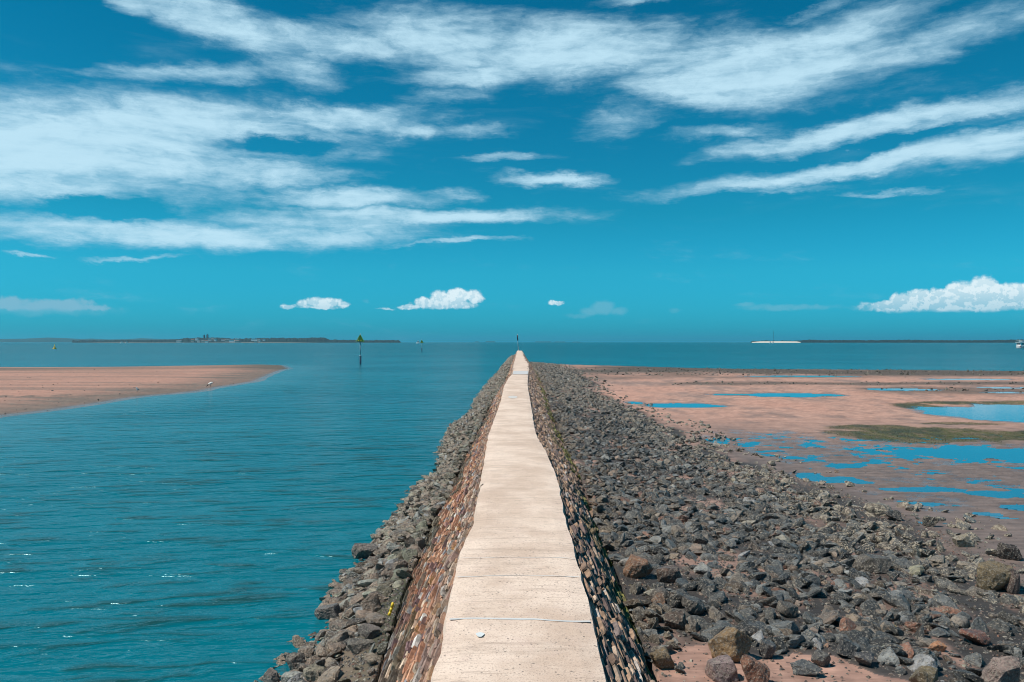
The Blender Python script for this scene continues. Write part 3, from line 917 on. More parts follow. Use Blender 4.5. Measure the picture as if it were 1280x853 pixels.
# ---- boulders that stand out, one by one: (px, base py, width px, height px, colour, oyster, label, template, rz)
SPEC = [
    (922, 828, 56, 38, (.24, .155, .075), 0, 'large olive-gold boulder at the top edge of the pink sand patch', 3, .2),
    (829, 838, 34, 22, (.21, .145, .075), 0, 'small mossy tan boulder on the sand beside the foot of the jetty wall', 5, 1.2),
    (905, 852, 38, 26, (.27, .20, .19), 0, 'rounded grey-pink stone on the sand directly below the olive-gold boulder', 8, .5),
    (944, 858, 38, 36, (.25, .125, .080), 0, 'red-brown block standing on the sand, lowest and biggest red one there', 2, 2.0),
    (961, 824, 22, 22, (.085, .085, .085), 0, 'dark grey stone touching the olive-gold boulder on its seaward right side', 6, 1.0),
    (797, 722, 38, 24, (.22, .115, .065), 0, 'rusty brown angular boulder beside the jetty wall halfway down the near rubble', 7, .4),
    (837, 728, 34, 18, (.13, .085, .065), .1, 'flat dark brown rock just right of the rusty brown boulder', 9, .1),
    (1247, 738, 46, 32, (.19, .14, .075), .1, 'leaning green-tan slab at the outer edge of the rubble', 12, 2.4),
    (1267, 742, 18, 28, (.09, .06, .05), 0, 'thin dark upright fin of rock propped against the leaning green-tan slab', 14, 1.7),
    (1266, 701, 26, 20, (.055, .04, .035), .1, 'dark brown boulder standing alone on the wet mud', 1, .3),
    (1166, 659, 19, 12, (.12, .10, .08), .8, 'single oyster-crusted rock at the end of the small pale pool', 4, .8),
    (1207, 684, 28, 13, (.27, .22, .15), 1.0, 'cream oyster-covered rock on the outer rubble edge', 10, .2),
    (1104, 645, 34, 14, (.16, .13, .10), 1.0, 'pale shell-crusted rock at the landward end of the small pale pool', 11, .9),
    (1120, 651, 24, 12, (.06, .05, .045), .3, 'dark low rock pressed against the shell-crusted rock by the small pool', 13, 2.2),
    (1225, 806, 34, 15, (.21, .085, .055), 0, 'flat dark red slab lying among grey rocks', 15, .3),
    (1175, 815, 19, 10, (.42, .20, .10), 0, 'small bright orange stone in front of the flat dark red slab', 16, 1.1),
    (1118, 789, 15, 7, (.36, .24, .08), 0, 'small yellow pebble in the middle of the grey rubble', 17, 1.1),
    (1083, 833, 31, 16, (.075, .075, .078), 0, 'dark rectangular block on the sand at the rubble edge', 18, 0.05),
    (1010, 845, 38, 14, (.10, .105, .105), 0, 'long flat blue-grey slab lying by itself on the sand', 19, .3),
    (1030, 834, 24, 18, (.11, .105, .10), 0, 'wedge-shaped grey rock behind the long flat blue-grey slab', 20, .9),
    (1058, 822, 26, 22, (.08, .08, .08), 0, 'upright dark grey rock between the sand patch and the rubble', 21, 2.0),
    (1262, 868, 52, 40, (.27, .20, .17), .1, 'big mauve-grey boulder cut by the bottom right corner of the picture', 22, .7),
    (1160, 862, 36, 24, (.18, .14, .08), 0, 'olive slab cut by the bottom edge, next to the grey rubble', 23, .3),
    (1093, 716, 44, 18, (.10, .085, .07), .1, 'long tilted brown-grey slab in the middle of the rubble', 24, 2.7),
    (985, 772, 26, 17, (.10, .085, .07), .1, 'squat brown-grey block right of the rubble centre above the sand', 25, 1.3),
    (868, 768, 30, 20, (.09, .08, .07), 0, 'humped dark rock a little above the sand near the jetty', 0, 1.6),
    (846, 786, 30, 20, (.12, .085, .065), 0, 'brown wedge of rock above the small mossy tan boulder', 3, 1.9),
    (366, 840, 26, 20, (.13, .105, .085), .3, 'knobbly brown boulder at the waterline on the jetty side without mud', 5, .2),
    (338, 858, 26, 18, (.17, .14, .12), .2, 'rounded boulder lowest at the waterline left of the jetty', 8, 1.2),
    (461, 800, 30, 17, (.17, .14, .12), 0, 'smooth broad brown slab near the foot of the orange stone wall', 10, 2.2),
    (446, 816, 36, 14, (.15, .13, .105), 0, 'long bar-shaped slab pointing up at the orange stone wall', 19, .6),
    (455, 700, 34, 18, (.17, .14, .12), .4, 'pale rounded rock jutting into the water below the wall', 6, .9),
    (412, 776, 34, 16, (.17, .145, .125), 0, 'wide flat brown slab by the water left of the jetty', 12, .3),
]
spec_pos = []
for sp in SPEC:
    px, py, w_, h__, c_, oy_, lab, tp, rz_ = sp
    x, y = G(px, py, .3)
    for _ in range(3):
        z = float(gz(np.array(x), np.array(y))); x, y = G(px, py, z)
    mpp = y / F
    hw, hh_ = w_ * mpp * .50, h__ * mpp * .56
    dep = hw * .75
    y += dep * .55
    zz = z + hh_ * .55
    spec_pos.append((x, y, hw))
    r = [x, y, zz, hw, dep, hh_, rz_, 0.12, -.1, tp, np.array(c_), oy_, 'R' if px > 640 else 'L']
    if px in (1267,): r[7] = .1; r[3] = hw; r[4] = hw * .5
    V, Fc = TC[(tp, 4)]
    # scale after turning, so the width and height of the photograph are kept
    R = rot_m(rz_, .12, -.1)
    V = V @ R.T
    ex = (V.max(0) - V.min(0)) / 2
    V = V / ex * np.array([hw, dep, hh_])
    if px == 446: V = V @ rot_m(.9, 0, 0).T
    V[:, 2] -= V[:, 2].min()
    o = mesh_obj('rock', V, Fc, m_rock, col=np.tile(r[10], (len(V), 1)), fl={'oyster': np.full(len(V), oy_)})
    o.location = (x, y, z - .12 * hh_)
    tag(o, lab, 'rock')

# drop ordinary rocks that would stand inside the boulders or hide them
keep = []
for r in rocks:
    ok = True
    for (x, y, hw) in spec_pos:
        dx_, dy2 = abs(r[0] - x), r[1] - y
        if (r[0] - x) ** 2 + dy2 ** 2 < (hw * .9 + r[3] * .5) ** 2 or (dx_ < hw * .8 and -hw * 3.2 < dy2 < 0 and r[3] > hw * .35):
            ok = False; break
    if ok: keep.append(r)
rocks = keep

# ---- the next ones by apparent size get objects of their own
arr = []
for i, r in enumerate(rocks):
    if r[12] == 'F': continue
    px, py = projp(np.array(r[0]), np.array(r[1]), np.array(r[2]))
    if 4 < px < 1276 and py < 846 and py > HY:
        arr.append((r[3] / r[1] * (1.0 + .25 * r[5] / r[3]), i, float(px), float(py)))
arr.sort(reverse=True)
NSOLO = 300 - len(SPEC)
solo = arr[:NSOLO]
solo_ids = {a[1] for a in solo}
bands = [(0, 560, 'far up the rubble'), (560, 600, 'above the mud puddles'), (600, 640, 'beside the mud puddles'), (640, 665, 'by small pale pool'),
         (665, 690, 'below small pale pool'), (690, 712, 'level with lone boulder'), (712, 735, 'level with rusty boulder'),
         (735, 757, 'below the rusty boulder'), (757, 778, 'midway above sand patch'), (778, 798, 'just above sand patch'),
         (798, 820, 'level with olive boulder'), (820, 1000, 'along the bottom edge')]
ords = ('first second third fourth fifth sixth seventh eighth ninth tenth eleventh twelfth thirteenth fourteenth fifteenth sixteenth seventeenth eighteenth '
        'nineteenth twentieth').split() + ['twenty-' + q for q in 'first second third fourth fifth sixth seventh eighth ninth'.split()] + ['thirtieth'] + ['thirty-' + q for q in 'first second third fourth fifth sixth seventh eighth ninth'.split()] + \
    ['fortieth'] + ['forty-' + q for q in 'first second third fourth fifth sixth seventh eighth ninth'.split()]


def tone(r):
    c = r[10]
    if r[11] > .65: return 'shell-crusted'
    if c[0] > .19 and c[0] > c[2] * 1.7: return 'rusty'
    if c.mean() < .085: return 'dark grey'
    if c[0] > c[2] * 1.25: return 'brown'
    return 'grey'


for side, where in (('R', 'in rubble right of jetty'), ('L', 'in rubble left of jetty')):
    for lo, hi, bn_ in bands:
        grp = sorted([a for a in solo if rocks[a[1]][12] == side and lo <= a[3] < hi], key=lambda a: a[2])
        for k, a in enumerate(grp):
            r = rocks[a[1]]
            V, Fc = rock_mesh_verts(r, 3)
            o = mesh_obj('rock', V, Fc, m_rock, col=np.tile(r[10], (len(V), 1)), fl={'oyster': np.full(len(V), r[11])})
            o.location = (r[0], r[1], r[2])
            od = ords[k] if k < len(ords) else 'next'
            tag(o, f'{tone(r)} rock, {od} from left {where}, {bn_}', 'rock',
                'loose rocks heaped along the right of the jetty' if side == 'R' else 'loose rocks heaped along the left of the jetty')

# ---- all the others: one heap
batches = {}
for i, r in enumerate(rocks):
    if i in solo_ids: continue
    lvl = 2 if (r[1] < 19 and r[3] > .06) else 1
    batches.setdefault(lvl, []).append(r)
AV, AF, AC, AO = [], [], [], []; base_i = 0
for lvl, rs_ in batches.items():
    for r in rs_:
        V, Fc = rock_mesh_verts(r, lvl)
        AV.append(V + np.array(r[:3])); AF.append(Fc + base_i); base_i += len(V)
        AC.append(np.tile(r[10], (len(V), 1))); AO.append(np.full(len(V), r[11]))
o = mesh_obj('rubble', np.vstack(AV), np.vstack(AF).astype(np.int32), m_rock, col=np.vstack(AC), fl={'oyster': np.concatenate(AO)})
tag(o, 'mass of small broken dark rocks covering the ground on both sides of the jetty', 'rubble', kind='stuff')
print('rocks', len(rocks), 'verts', base_i)

# ---- gravel chips between the near rocks
GV, GF, GC = [], [], []
N = 22000
y = rr.uniform(7.3, 24, N); x = TR(y) + rr.uniform(0, 1, N) * (RE(y) + .6 - TR(y))
y[:5000] = rr.uniform(7.5, 20, 5000); x[:5000] = TL(y[:5000]) - rr.uniform(0, .8, 5000) * (TL(y[:5000]) - WL(y[:5000]))
z = gz(x, y); px, py = projp(x, y, z)
sandin = (py > np.interp(px, sandx, sandy)) & (px > 700) & (px < 1165)
kp = (~sandin | (rr.random(N) < .5)) & (px < 1320)
x, y, z = x[kp], y[kp], z[kp]; N = len(x)
s_ = rr.uniform(.008, .035, N)
tet = np.array([[1, 0, 0], [-.6, .9, 0], [-.7, -.8, 0], [0, 0, .7], [.2, .5, .55]])
a_ = rr.uniform(0, 6.28, N)
ca_, sa_ = np.cos(a_), np.sin(a_)
P3 = tet[None] * s_[:, None, None] * rr.uniform(.6, 1.4, (N, 5, 3))
Q = P3.copy(); Q[..., 0] = P3[..., 0] * ca_[:, None] - P3[..., 1] * sa_[:, None]; Q[..., 1] = P3[..., 0] * sa_[:, None] + P3[..., 1] * ca_[:, None]
Q += np.stack([x, y, z], -1)[:, None]
tf = np.array([[0, 1, 4], [0, 4, 3], [1, 2, 3], [1, 3, 4], [2, 0, 3]])
GFc = (tf[None] + (np.arange(N) * 5)[:, None, None]).reshape(-1, 3)
gc = np.array([[.10, .095, .09], [.17, .12, .10], [.25, .20, .16], [.24, .12, .08], [.42, .38, .31]])[rr.choice(5, N, p=[.45, .25, .14, .08, .08])]
o = mesh_obj('gravel', Q.reshape(-1, 3), GFc.astype(np.int32), m_rock, col=np.repeat(gc, 5, 0), fl={'oyster': np.zeros(N * 5)})
tag(o, 'small stone chips and shell grit strewn between the near rocks', 'gravel', kind='stuff')

# ---- weed along the foot of the right wall
def tufts(name, xs, ys_, zs, size, cols, label, cat):
    n = len(xs)
    k = 5
    V = np.zeros((n, k, 3, 3)); 
    for j in range(k):
        a = rr.uniform(0, 6.28, n); L = size * rr.uniform(.6, 1.4, n); w = L * .22
        up = rr.uniform(.4, 1.1, n) * L
        ox, oy2 = rr.normal(size=n) * size * .4, rr.normal(size=n) * size * .4
        V[:, j, 0] = np.stack([xs + ox - np.sin(a) * w, ys_ + oy2 + np.cos(a) * w, zs - .01], -1)
        V[:, j, 1] = np.stack([xs + ox + np.sin(a) * w, ys_ + oy2 - np.cos(a) * w, zs - .01], -1)
        V[:, j, 2] = np.stack([xs + ox + np.cos(a) * L, ys_ + oy2 + np.sin(a) * L, zs + up], -1)
    Fc = np.arange(n * k * 3).reshape(-1, 3)
    c = np.repeat(cols, k * 3, 0)
    o = mesh_obj(name, V.reshape(-1, 3), Fc.astype(np.int32), m_weed, col=c)
    return tag(o, label, cat, kind='stuff')


m_weed, t, b = material('weed')
t.put(b.inputs['Base Color'], t.attr('tint').outputs['Color']); b.inputs['Roughness'].default_value = .6
n = 9000
y = rr.uniform(7, 75, n) ** 1.0; y = 7 + (y - 7) * rr.random(n)
q = rr.normal(size=n) * .07
x = TR(y) - .06 + q
zz = .34 + np.clip(-(q - .06), -.05, .3) * 1.1
kp = (vn(y * 1.1, 0 * y + 1.8, 99) > .52) & (vn(y * .4, 0 * y + 8, 98) > .35)
x, y, zz = x[kp], y[kp], zz[kp]
cl = np.array([[.12, .125, .014], [.075, .080, .014], [.06, .045, .02]])[rr.choice(3, len(x), p=[.4, .35, .25])]
tufts('seaweed', x, y, zz, .035, cl, 'yellow-green seaweed fringe along the foot of the right stone facing', 'seaweed')
# seagrass on the flats: scattered where the ground mask says so
gi = np.nonzero((grs > .45) & (PXg < 1300))
sel = rr.choice(len(gi[0]), min(26000, len(gi[0])), replace=False)
xx, yy, zz = XX[gi][sel], YY[gi][sel], ZZ[gi][sel]
cl = np.array([[.062, .075, .014], [.024, .048, .02], [.07, .06, .02]])[rr.choice(3, len(xx), p=[.45, .4, .15])] * (.6 + .8 * n_b[gi][sel][:, None])
tufts('seagrass', xx, yy, np.maximum(zz, .19), .032, cl, 'low dark green seagrass beds beside the tide pools on the flats', 'seagrass')

# ================================================================== MARKERS, BUOY, POST
m_green = plain('beacon_green', (.035, .16, .025), .5); m_lime = plain('beacon_edge', (.12, .34, .03), .5)
m_pole = plain('galvanised_pole', (.42, .52, .55), .45, .2); m_pile = plain('dark_pile', (.03, .05, .10), .7)
m_yel = plain('yellow_paint', (.75, .52, .03), .45); m_white = plain('white_gloss', (.80, .80, .78), .35); m_black = plain('black_paint', (.012, .015, .03), .5)
m_glass = plain('dark_glass', (.02, .03, .05), .15); m_rust = plain('rust', (.20, .09, .04), .8)


def beacon(px, ybase, ytop, label):
    D = CZ * F / (ybase - HY)
    x = (px - CX) / F * D
    e = empty('channel_beacon', (x, D, 0), label, 'beacon', 'green channel beacons')
    H = CZ + (HY - ytop) / F * D
    w = 1.45; th = 1.25
    bm = bmesh.new(); cyl(bm, (0, 0, -1.2), (0, 0, 1.45), .11, .11, 14); bm_obj('pile', bm, m_pile, e, True)
    bm = bmesh.new(); cyl(bm, (0, 0, 1.55), (0, 0, H - th - .02), .085, .085, 12); cyl(bm, (0, 0, 1.5), (0, 0, 1.62), .2, .2, 12); bm_obj('pole', bm, m_pole, e, True)
    # three-sided topmark: green boards with lighter edges
    bm = bmesh.new()
    for a in (0, 2.094, 4.189):
        R = Matrix.Rotation(a + .25, 4, 'Z')
        vs = [R @ Vector(p) for p in ((-w / 2, -.40, H - th), (w / 2, -.40, H - th), (0, -.05, H), (-w / 2, -.36, H - th), (w / 2, -.36, H - th), (0, -.02, H))]
        vs = [bm.verts.new(v) for v in vs]
        for f in ((0, 1, 2), (5, 4, 3), (0, 3, 4, 1), (1, 4, 5, 2), (2, 5, 3, 0)): bm.faces.new([vs[i] for i in f])
    bm_obj('topmark', bm, m_green, e)
    bm = bmesh.new()
    for s in (-1, 1):
        cyl(bm, (s * w * .52, -.43, H - th), (0, -.08, H + .05), .05, .05, 6)
    bm_obj('topmark_edge', bm, m_lime, e)
    for s in (-1, 1):
        bm = bmesh.new(); bmesh.ops.create_uvsphere(bm, u_segments=10, v_segments=6, radius=.1, matrix=Matrix.Translation((s * .22, -.46, H - th + .2)))
        bm_obj('reflector', bm, m_yel, e, True)
    bm = bmesh.new(); cyl(bm, (0, 0, H - .02), (0, 0, H + .22), .07, .05, 10); bm_obj('lantern', bm, m_white, e, True)
    bm = bmesh.new()
    for s in (-.22, .22): cyl(bm, (s, -.16, -.2), (s, -.16, 1.6), .025, .025, 6)
    for k in range(6): cyl(bm, (-.22, -.16, .05 + k * .28), (.22, -.16, .05 + k * .28), .02, .02, 6)
    bm_obj('ladder', bm, m_pile, e)


beacon(450.4, 455.6, 418.8, 'green triangle beacon on a tall pole, the bigger and nearer of two')
beacon(527.3, 439.6, 425.2, 'green triangle beacon on a pole, the smaller one farther out')

# post at the seaward end of the walkway
D = DEND - .5
pb = Vector(((648 - CX) / F * D, D, DECK))
e = empty('marker_post', pb, 'slim upright post with dark upper panel at the far end of the walkway', 'post')
top = (HY - 418.0) / F * D + CZ - DECK
tilt = Vector((-.30, 0, top))
bm = bmesh.new(); cyl(bm, (0, 0, -.1), tuple(tilt), .10, .08, 12); bm_obj('pole', bm, m_pole, e, True)
bm = bmesh.new(); p0 = tilt * .62; p1 = tilt * .95; cyl(bm, p0, p1, .17, .17, 14); bm_obj('dark_panel', bm, m_black, e, True)
bm = bmesh.new(); cyl(bm, tilt * .955, tilt * 1.01, .15, .03, 12); bm_obj('cap', bm, m_white, e, True)
bm = bmesh.new(); cyl(bm, (0, 0, -.02), (0, 0, .12), .26, .2, 12); bm_obj('footing', bm, m_patch, e, True)

# yellow buoy
D = CZ * F / (436.3 - HY)
e = empty('buoy', ((68.2 - CX) / F * D, D, 0), 'yellow cone-shaped buoy floating beyond the sand spit', 'buoy')
bm = bmesh.new(); cyl(bm, (0, 0, -.3), (0, 0, .55), 1.05, 1.0, 20); cyl(bm, (0, 0, .55), (0, 0, .75), 1.0, .6, 20); bm_obj('float', bm, m_yel, e, True)
bm = bmesh.new(); cyl(bm, (0, 0, .75), (0, 0, 2.0), .55, .22, 12); bm_obj('tower', bm, m_yel, e, True)
bm = bmesh.new(); cyl(bm, (0, 0, 2.0), (0, 0, 2.35), .1, .1, 8); box(bm, (0, 0, 2.5), (.5, .06, .12), Matrix.Rotation(.785, 3, 'Y')); box(bm, (0, 0, 2.5), (.5, .06, .12), Matrix.Rotation(-.785, 3, 'Y')); bm_obj('topmark', bm, m_yel, e)
bm = bmesh.new(); cyl(bm, (.30, -.55, .75), (.30, -.55, 1.2), .1, .1, 8); bm_obj('lantern', bm, m_white, e, True)

# scrap of yellow litter at the foot of the left wall
x, y = G(488, 782, .35)
bm = bmesh.new()
pts = [(-.02, 0, 0), (.0, .01, .05), (.015, .03, .10), (.03, .03, .16)]
for a, b2 in zip(pts, pts[1:]): cyl(bm, a, b2, .022, .018, 8)
o = bm_obj('litter', bm, m_yel, None, True); o.location = (x, y, float(gz(np.array(x), np.array(y))) + .08)
tag(o, 'small yellow scrap of litter among rocks at the foot of the left stone wall', 'litter')

# ================================================================== BIRDS (skinned bodies)
m_bw = plain('white_plumage', (.75, .74, .70), .8); m_bd = plain('black_plumage', (.025, .022, .022), .7)


def skin_body(name, pts, edges, rad, mats, parent, matf):
    me = bpy.data.meshes.new(name); me.from_pydata(pts, edges, [])
    o = bpy.data.objects.new(name, me); COL.objects.link(o)
    if parent: o.parent = parent
    md = o.modifiers.new('skin', 'SKIN'); 
    lay = me.skin_vertices[0] if me.skin_vertices else None
    if lay is None:
        bm = bmesh.new(); bm.from_mesh(me); bm.verts.layers.skin.verify(); bm.to_mesh(me); bm.free(); lay = me.skin_vertices[0]
    for i, r in enumerate(rad):
        lay.data[i].radius = (r, r) if not isinstance(r, tuple) else r
        lay.data[i].use_root = (i == 0)
    sb = o.modifiers.new('sub', 'SUBSURF'); sb.levels = 2; sb.render_levels = 2
    dg = bpy.context.evaluated_depsgraph_get()
    ev = o.evaluated_get(dg); m2 = bpy.data.meshes.new_from_object(ev)
    o.modifiers.clear(); o.data = m2
    for m in mats: m2.materials.append(m)
    for p in m2.polygons:
        p.use_smooth = True; p.material_index = matf(p.center)
    return o


# foraging ibis: body level, neck bent down to the left, black head, bill, tail and legs
x, y = G(262.5, 483.2, .12)
zg = float(gz(np.array(x), np.array(y)))
pts = [(0, 0, .40), (.13, 0, .44), (.27, 0, .47), (.38, 0, .45), (-.12, 0, .36), (-.20, 0, .28), (-.26, 0, .19), (-.30, -.01, .14), (-.37, -.01, .07), (-.42, -.01, .015),
       (.06, .05, .26), (.05, .05, .14), (.07, .05, .0), (.02, .05, .0), (.06, -.05, .26), (.09, -.05, .14), (.10, -.05, .0), (.05, -.05, .0)]
ed = [(0, 1), (1, 2), (2, 3), (0, 4), (4, 5), (5, 6), (6, 7), (7, 8), (8, 9), (0, 10), (10, 11), (11, 12), (12, 13), (0, 14), (14, 15), (15, 16), (16, 17)]
rd = [.13, .14, .09, .035, .08, .045, .038, .045, .016, .008, .02, .012, .014, .008, .02, .012, .014, .008]
k_ = .82
pts = [tuple(c * k_ for c in p) for p in pts]; rd = [c * k_ for c in rd]
o = skin_body('ibis', pts, ed, rd, [m_bw, m_bd], None, lambda c: 1 if (c.x < -.19 * .82 or c.x > .31 * .82 or c.z < .24 * .82) else 0)
o.location = (x, y, zg); tag(o, 'white ibis with black head bent down, foraging on the sand spit', 'bird')
# upright bird, side on, looking left
x, y = G(171.3, 490.6, .15)
zg = float(gz(np.array(x), np.array(y)))
pts = [(0, 0, .27), (.09, 0, .22), (.17, 0, .17), (-.04, 0, .34), (-.05, 0, .40), (-.13, 0, .395), (.0, .035, .14), (.0, .035, 0), (-.04, .035, 0), (0, -.035, .14), (.01, -.035, 0), (-.03, -.035, 0)]
ed = [(0, 1), (1, 2), (0, 3), (3, 4), (4, 5), (0, 6), (6, 7), (7, 8), (0, 9), (9, 10), (10, 11)]
rd = [.09, .075, .02, .055, .05, .010, .014, .010, .006, .014, .010, .006]
o = skin_body('gull', pts, ed, rd, [m_bw, m_bd], None, lambda c: 1 if (c.x > .10 or c.z < .14 or c.x < -.10) else 0)
o.location = (x, y, zg); o.rotation_euler = (0, 0, .5); tag(o, 'small white gull standing upright near the water edge of the spit', 'bird')

# ================================================================== BOATS
# passenger ferry, half out of the frame on the right
D = CZ * F / (435.2 - HY)
x0 = (1270.6 - CX) / F * D
fe = empty('ferry', (x0, D, 0), 'white double-deck ferry at anchor, cut off by the right edge of the picture', 'ferry')
m_hullb = plain('hull_boot', (.02, .05, .08), .5)


def hull(L, Bm, H, bow=.25, mat=None, name='hull', parent=None, z0=-.3, base=None):
    secs = []
    for i, u in enumerate(np.linspace(0, 1, 12)):
        w = Bm / 2 * min(1, (u / bow) ** .6 if u < bow else 1) * (1 if u < .95 else .96)
        w = max(w, .03); sheer = H * (1 + .25 * max(0, 1 - u / bow) ** 2)
        xx_ = u * L; rake = .35 * (1 - min(u / bow, 1))
        secs.append([(xx_ - rake, -w, sheer), (xx_, -w * .85, 0), (xx_ + rake, -w * .35, z0), (xx_ + rake, w * .35, z0), (xx_, w * .85, 0), (xx_ - rake, w, sheer)])
    V = [p for s in secs for p in s]
    Fc = []
    for i in range(11):
        for k in range(6):
            a, b_ = i * 6 + k, i * 6 + (k + 1) % 6
            Fc.append([a, a + 6, b_ + 6, b_][::-1])
    Fc.append([0, 1, 2, 3, 4, 5]); Fc.append([66 + k for k in range(6)][::-1])
    return mesh_obj(name, V, Fc, mat, parent)


hull(17, 5.2, 1.5, .2, m_white, 'hull', fe, -.5)
bm = bmesh.new(); box(bm, (8.7, 0, .12), (15.6, 5.0, .26)); bm_obj('boot_stripe', bm, m_hullb, fe)
bm = bmesh.new(); box(bm, (8.6, 0, 2.55), (14.2, 4.6, 2.0)); bm_obj('lower_cabin', bm, m_white, fe)
bm = bmesh.new(); box(bm, (8.4, 0, 3.75), (15.2, 5.1, .16)); bm_obj('upper_deck', bm, m_white, fe)
bm = bmesh.new(); box(bm, (8.6, 0, 4.55), (11.5, 4.0, 1.4)); bm_obj('upper_cabin', bm, m_white, fe)
bm = bmesh.new(); box(bm, (8.4, 0, 5.45), (14.4, 4.8, .14)); bm_obj('roof', bm, m_white, fe)
for zc, xs, L_, yw in ((2.75, 2.3, 1.5, 2.31), (4.65, 3.6, 1.4, 2.01)):
    for k in range(6):
        for s in (-1, 1):
            if s > 0: continue
            bm = bmesh.new(); box(bm, (xs + .8 + k * 2.0, s * yw, zc), (L_, .05, .75)); bm_obj('window', bm, m_glass, fe)
bm = bmesh.new(); box(bm, (1.46, 0, 2.75), (.05, 3.6, .8)); bm_obj('windscreen', bm, m_glass, fe)
bm = bmesh.new()
for k in range(8):
    cyl(bm, (.6 + k * .5 if k < 4 else .6, -2.3 if k < 4 else -2.3 + (k - 3) * .9, 3.8), (.6 + k * .5 if k < 4 else .6, -2.3 if k < 4 else -2.3 + (k - 3) * .9, 4.8), .03, .03, 6)
cyl(bm, (.6, -2.3, 4.8), (2.9, -2.3, 4.8), .03, .03, 6); cyl(bm, (.6, -2.3, 4.8), (.6, 2.2, 4.8), .03, .03, 6)
bm_obj('railing', bm, m_pole, fe)
bm = bmesh.new(); cyl(bm, (6, 0, 5.5), (6, 0, 7.0), .06, .04, 8); bm_obj('mast', bm, m_pole, fe)
bm = bmesh.new(); cyl(bm, (1.0, -2.65, 1.15), (1.0, -2.45, 1.15), .35, .35, 14); bm_obj('lifebuoy', bm, plain('orange_red', (.55, .06, .03), .5), fe)


def small_boat(px0, px1, ytop, D, label, name='motor_boat'):
    L = (px1 - px0) / F * D
    H = (HY - ytop) / F * D + CZ
    e = empty(name, ((px0 - CX) / F * D, D, 0), label, 'boat')
    hull(L, L * .33, H * .38, .3, m_white, 'hull', e, -.3)
    bm = bmesh.new(); box(bm, (L * .52, 0, H * .62), (L * .45, L * .24, H * .5), taper=.85); bm_obj('cabin', bm, m_white, e)
    bm = bmesh.new(); box(bm, (L * .52, 0, H * .66), (L * .43, L * .245, H * .12)); bm_obj('window_band', bm, m_glass, e)
    bm = bmesh.new(); box(bm, (L * .55, 0, H * .92), (L * .5, L * .26, H * .05)); bm_obj('roof', bm, m_white, e)


small_boat(961.3, 964.0, 426.9, 2600, 'white motor boat before the sandy island point, left of two')
small_boat(965.0, 967.4, 426.8, 2600, 'white motor boat before the sandy island point, right of two')
small_boat(520.6, 524.6, 425.6, 2300, 'white cruiser on the horizon just left of the smaller green beacon')
small_boat(150.0, 153.6, 426.6, 2600, 'white boat under the dark wooded shore, left of a pair')
small_boat(156.2, 160.0, 426.5, 2600, 'white boat under the dark wooded shore, right of a pair')

# ================================================================== FAR SHORES
m_wood, t, b = material('far_woodland')
pos = t.node('ShaderNodeNewGeometry').outputs['Position']
n1 = t.noise(pos, .02, 5, .6)
t.put(b.inputs['Base Color'], t.mix(t.mr(n1, .35, .65), (.004, .024, .032), (.010, .038, .042))); b.inputs['Roughness'].default_value = .9  # dark canopy, its colour shifted to blue to paint in haze
m_hill = plain('far_hill', (.02, .06, .07), .9, scale=.003)  # distant land with the blue of haze mixed into its colour
m_beach = plain('beach_sand', (.62, .56, .48), .9, scale=.05)
m_earth = plain('island_earth', (.14, .12, .09), .9, scale=.02)


def ridge(name, prof, D, depth, mat, kind, label=None, cat=None, rough=0.0, step=.35, seed=0, base=0.0):
    """land along the horizon: prof = (px, height in photo pixels above the waterline)"""
    pxs = np.arange(prof[0][0], prof[-1][0] + .01, step)
    h = np.interp(pxs, [p[0] for p in prof], [p[1] for p in prof])
    h = h * D / F + CZ * (h > .05)
    n = 9
    V = []
    x = (pxs - CX) / F * D
    for j in range(n):
        v = j / (n - 1)
        env = math.sin(math.pi * v) ** .55 if 0 < v < 1 else 0
        z = h * env
        if rough: z = z + (fbm(x / (rough * 2.2), np.full_like(x, v * 6.0), 130 + seed, 3) - .5) * rough * 2.0 * (env > 0) * np.clip(h / (rough * 1.2), 0, 1)
        yj = D + depth * v + (fbm(x / 300, x * 0 + v, 140 + seed, 2) - .5) * depth * .15
        V.append(np.stack([x * (yj / D), yj, np.maximum(z, -.5 if 0 < v < 1 else -.5) + base - (.5 if env == 0 else 0)], -1))
    V = np.array(V)
    o = mesh_obj(name, V.reshape(-1, 3), grid_faces(n, len(pxs)).reshape(-1, 4).copy(), mat, smooth=not rough)
    return tag(o, label, cat, kind=kind)


ridge('hills', [(-200, 4), (-60, 5), (0, 4.2), (30, 4.6), (60, 6.1), (80, 5.4), (100, 4.2), (115, 4.6), (135, 3.6), (160, 4.0), (176, 5.2), (200, 4.2), (225, 3.6), (300, 2.6), (420, 1.2), (470, 0)], 14000, 2500, m_hill, 'structure')
ridge('island_ground', [(88, 0), (95, .1), (200, .2), (280, .5), (300, .5), (412, .2), (498, .1), (501, 0)], 4985, 400, m_earth, 'structure', seed=1)
ridge('far_woodland', [(90, 0), (91, 2.2), (120, 2.0), (150, 2.6), (200, 2.6), (222, 3.6), (235, 5.4), (262, 5.8), (285, 5.0), (300, 4.4), (330, 5.0), (345, 5.6), (370, 5.0), (400, 5.8), (406, 5.6), (412, 3.0), (430, 2.7), (470, 2.4), (498, 2.3), (501, 0)],
      4992, 420, m_wood, 'stuff', 'dark wooded ridge and low spit along the far horizon left of the beacons', 'woodland', rough=5, seed=2)
ridge('beach', [(939, 0), (943, .25), (950, .9), (975, 1.0), (996, .8), (1001, 0)], 4700, 200, m_beach, 'structure', seed=3)
